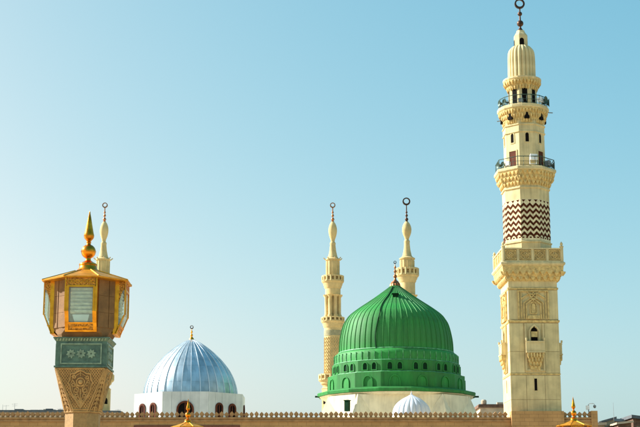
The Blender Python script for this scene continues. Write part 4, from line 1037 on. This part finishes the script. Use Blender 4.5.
    V = [(-gw+.10, -pj+.10, gz0-.03), (gw-.10, -pj+.10, gz0-.03), (gw-.16, -pj+.19, gz0-.24), (-gw+.16, -pj+.19, gz0-.24)]; V += [(x*.9, y+.08, q_+.02) for x, y, q_ in V]
    m = MB().add(V, [(0,1,2,3), (7,6,5,4), (0,4,5,1), (1,5,6,2), (2,6,7,3), (3,7,4,0)]); spin(m.build('lamp_reflector', 'lamp', T), R4)
    m = MB().box(-gw, gw, -d0-.06, -d0-.04, zb0+.1, gz1); spin(m.build('bay_back', 'gmarble', T), R4)
    m = MB().box(-bwid+.05, bwid-.05, yb+.03, -d0+.02, zb0, zb0+.03); spin(m.build('bay_floor', 'gold', T), R4)
    # ---- roof
    ez = zb1; re = h(42.3, 280); we = bwid+.05; zcol = z(269.2, .40); rc = h(11.5, 268)
    e8 = o8(we, re)
    V = [(x*.94, y*.94, ez) for x, y in e8] + [(x, y, ez+.01) for x, y in e8] + [(x*1.01, y*1.01, ez+.045) for x, y in e8] + [(x*.985, y*.985, ez+.06) for x, y in e8]
    ti = o8(rc*.42, rc); V += [(x, y, zcol) for x, y in ti]
    F = [tuple(range(7,-1,-1)), tuple(range(32, 40))]
    for j in range(4):
        for i in range(8): F.append((j*8+i, j*8+(i+1) % 8, (j+1)*8+(i+1) % 8, (j+1)*8+i))
    MB().add(V, F).build('roof', 'gold_roof', T)
    for i in range(8):                                     # standing seams on the hips
        a_ = Vector((e8[i][0], e8[i][1], ez+.055)); b_ = Vector((ti[i][0], ti[i][1], zcol))
        MB().tube([a_, b_], .022, 6).build('hip_seam', 'gold', T, smooth=True)
    # ---- finial
    f_ = lambda y: z(y)
    pf = [(rc*1.02, zcol-.05), (rc*1.02, zcol+.01), (h(9.0), f_(268.5)), (h(8.6), f_(266)), (h(9.1), f_(265.2)), (h(8.8), f_(264)), (h(6.5), f_(262.8)), (h(5.2), f_(262)), (h(3.0), f_(260.6)), (h(2.7), f_(259.6)), (h(2.6), f_(256.5))]
    MB().lathe(pf, 32).build('finial_base', 'gold_old', T, smooth=True)
    bl = ball(h(7.4), f_(251.6), 16)
    MB().lathe([p for p in bl if p[0] > h(2.0)], 32).build('finial_ball', 'gold_old', T, smooth=True)
    MB().lathe([(h(7.3), f_(252.2)), (h(7.65), f_(252.0)), (h(7.65), f_(251.2)), (h(7.3), f_(251.0))], 32, cap=False).build('ball_seam', 'gold_old', T, smooth=True)
    pf = [(h(2.4), f_(245.2)), (h(2.0), f_(243.6)), (h(2.6), f_(242.6)), (h(2.0), f_(241.8))] + [(h(5.2)*math.sin(t), f_(236.2)-h(5.0)*math.cos(t)) for t in [PI*k/10 for k in range(2, 6)]] + [(h(5.25), f_(235.4)), (h(4.7), f_(233.4)), (h(3.2), f_(226)), (h(1.7), f_(218)), (h(.75), f_(213.6)), (h(.7), f_(212.6)), (.01, f_(211.4))]
    MB().lathe(pf, 28).build('spike', 'gold_old', T, smooth=True)
    nest(T, [(n_, 'capital') for n_ in ('carved_arabesque', 'diaper_lattice', 'boss', 'corner_carving')] + [(n_, 'marble_box') for n_ in ('panel_frame', 'rosette', 'box_moulding')]
         + [('cornice_fluting', 'cornice'), ('stone_slab', 'stone_core'), ('hip_seam', 'roof'), ('ball_seam', 'finial_ball'), ('collar', 'post')]
         + [(n_, 'bay_frame') for n_ in ('bay_frieze', 'frieze_scroll', 'bay_apron', 'glass_pane', 'raking_pane', 'bay_side_strip', 'bay_spandrel', 'side_glass', 'louvre', 'lamp_reflector', 'bay_back', 'bay_floor')])
    return T, f_(211.4)
L0, ztip = lantern()
for px, py, lab in ((188.3, 398.8, 'golden lantern whose finial tip shows in front of the silver dome'), (573.0, 396.8, 'golden lantern whose finial tip shows right of the great minaret')):
    dz = (P(px, py, 100).z-EYE)/100; Yl = (ztip-EYE)/dz
    p = P(px, py, Yl)
    c_ = copy_tree(L0); c_.location = (p.x, Yl, 0); c_['label'] = lab

# ================================================================== SMALL THINGS ON THE ROOFS
# surveillance camera on the end pier
p = P(589.5, 412, WY)
T = thing('surveillance_camera', 'white surveillance camera on a hooked arm at the parapet end', 'camera', (p.x, WY+.4, zm+.03))
hz = Z(403.6, WY)-zm
MB().tube([(0, 0, -.05), (0, 0, hz-.1)], .05).build('mast', 'metal', T, smooth=True)
MB().box(-.24, .06, -.16, .1, .15, .55).build('control_box', 'white', T)
MB().tube([(0, 0, hz-.12), (.08, 0, hz), (.45, 0, hz+.02), (.58, 0, hz-.05), (.6, 0, hz-.18)], .04).build('arm', 'white', T, smooth=True)
MB().lathe([(.05, hz-.14), (.13, hz-.16), (.15, hz-.26), (.13, hz-.36), (.07, hz-.42), (.01, hz-.44)], 14, cx=.6).build('camera_dome', 'metal', T, smooth=True)

def antenna(px, py_top, py_base, Y, label, arms=0):
    p = P(px, py_base, Y); hgt = Z(py_top, Y)-p.z
    T = thing('antenna', label, 'antenna', (p.x, Y, p.z))
    MB().tube([(0,0,-.3), (0,0,hgt)], [.04, .02], 5).build('mast', 'metal', T)
    m = MB()
    for i in range(arms): m.tube([(-.5+.08*i, 0, hgt-.15-i*.3), (.5-.08*i, 0, hgt-.1-i*.3)], .016, 5)
    if arms: m.build('dipole', 'metal', T)

def roof_house(name, label, px0, px1, py, Y, depth, mwall, mroof, over=.25, th=.35):
    a, b = P(px0, py, Y), P(px1, py, Y); cx = (a.x+b.x)/2; hw_ = (b.x-a.x)/2
    T = thing(name, label, 'building', (cx, Y, 0))
    MB().box(-hw_+over, hw_-over, 0, depth, 0, a.z-th).build('wall', mwall, T)
    MB().box(-hw_, hw_, -over, depth+over, a.z-th, a.z-th*.35).box(-hw_+.1, hw_-.1, -over+.1, depth+over-.1, a.z-th*.35, a.z).build('roof', mroof, T)
    return T, hw_, a.z
T, hw_, zz = roof_house('far_building', 'flat brown roof edge just left of the great minaret', 478, 512, 404.2, 215, 14, 'farwall', 'rooftile', .3, .5)
MB().lathe([(.35, zz-.02), (.42, zz+.2), (.42, zz+.6), (.3, zz+.75)], 12, cx=-hw_+1.0, cy=1).build('water_tank', 'farwall', T); MB().box(.4, 1.3, .6, 1.5, zz-.02, zz+.35).build('vent_box', 'farwall', T)
T, hw_, zz = roof_house('far_building', 'long dark roof line above the parapet at the left edge', -60, 63, 410.0, 240, 10, 'farwall', 'awning', .3, .4)
for i in range(22):
    x_ = random.uniform(-hw_+.6, hw_-.6); dx_ = random.uniform(.2, .8); MB().box(x_-dx_, x_+dx_, .2+i*.12, .9+i*.12, zz-.01, zz+random.uniform(.06, .34)).build('roof_unit', random.choice(['metal', 'awning', 'farwall', 'slate']), T)
T, hw_, zz = roof_house('far_building', 'low dark roof line between the lantern post and the silver dome', 96, 121, 410.6, 240, 10, 'farwall', 'awning', .3, .35)
antenna(2.5, 404.5, 411, 241, 'thin antenna mast at the far left edge of the parapet', 0)
antenna(6.0, 405.0, 411, 243, 'second thin antenna mast from the left edge', 1)
antenna(14.5, 403.2, 411, 242, 'tallest thin antenna of the left group above the parapet', 2)
antenna(60.0, 408.0, 411, 241, 'short antenna just left of the lantern post', 1)
antenna(118.0, 409.0, 412, 241, 'short antenna between the lantern and the silver dome', 1)
antenna(613.8, 402.5, 418, 225, 'thin tall antenna mast on the far roofs at right', 0)

# far houses at the right edge, lower than the parapet
def pitched(name, label, px0, px1, py0, py1, Y, depth, mw, mr, th=.4):
    """a shed whose roof slopes from (px0,py0) to (px1,py1) in the picture plane"""
    a, b = P(px0, py0, Y), P(px1, py1, Y); cx = (a.x+b.x)/2
    T = thing(name, label, 'building', (cx, Y, 0)); x0, x1 = a.x-cx, b.x-cx
    MB().prism([(x0+.3, 0), (x1-.3, 0), (x1-.3, b.z-th), (x0+.3, a.z-th)], 0, depth).build('wall', mw, T)
    MB().prism([(x0, a.z-th), (x1, b.z-th), (x1, b.z), (x0, a.z)], -.5, depth+.5).build('roof', mr, T)
    n_ = max(1, int((x1-x0)/1.3))
    for i in range(n_):
        xw = x0+.6+(x1-x0-1.2)*(i+.5)/n_; zt_ = min(a.z, b.z)-th
        fr_ = MB().box(xw-.36, xw+.36, -.06, .02, zt_-1.75, zt_-.55).build('window', 'farwall', T)
        MB().box(xw-.28, xw+.28, -.075, .0, zt_-1.67, zt_-.63).build('window_pane', 'dark', T).parent = fr_
    return T
pitched('far_shed', 'dark sloping awning roof right of the parapet end', 601, 616, 420.8, 416.6, 228, 8, 'farwall', 'awning', .35)
pitched('far_shed', 'low blue grey sheet roof below the tall antenna', 612, 628, 418.6, 419.4, 236, 9, 'farwall', 'slate', .45)
pitched('far_house', 'brown house with a roof curving up to the right edge', 616, 633, 422.5, 420.5, 222, 9, 'rooftile', 'farwall', .3)
pitched('far_house', 'house at the right edge under a raised dark roof', 631, 668, 414.8, 419.6, 230, 10, 'rooftile', 'awning', .5)
pitched('far_house', 'pale low house just beyond the parapet end', 590, 606, 423.0, 422.4, 226, 9, 'farwall', 'farwall', .4)
pitched('far_house', 'pinkish roof box beside the raised dark roof', 625, 632, 418.5, 417.6, 240, 6, 'farwall', 'farwall', .3)

scene.render.engine = 'CYCLES'
scene.render.resolution_x = 1024; scene.render.resolution_y = 683
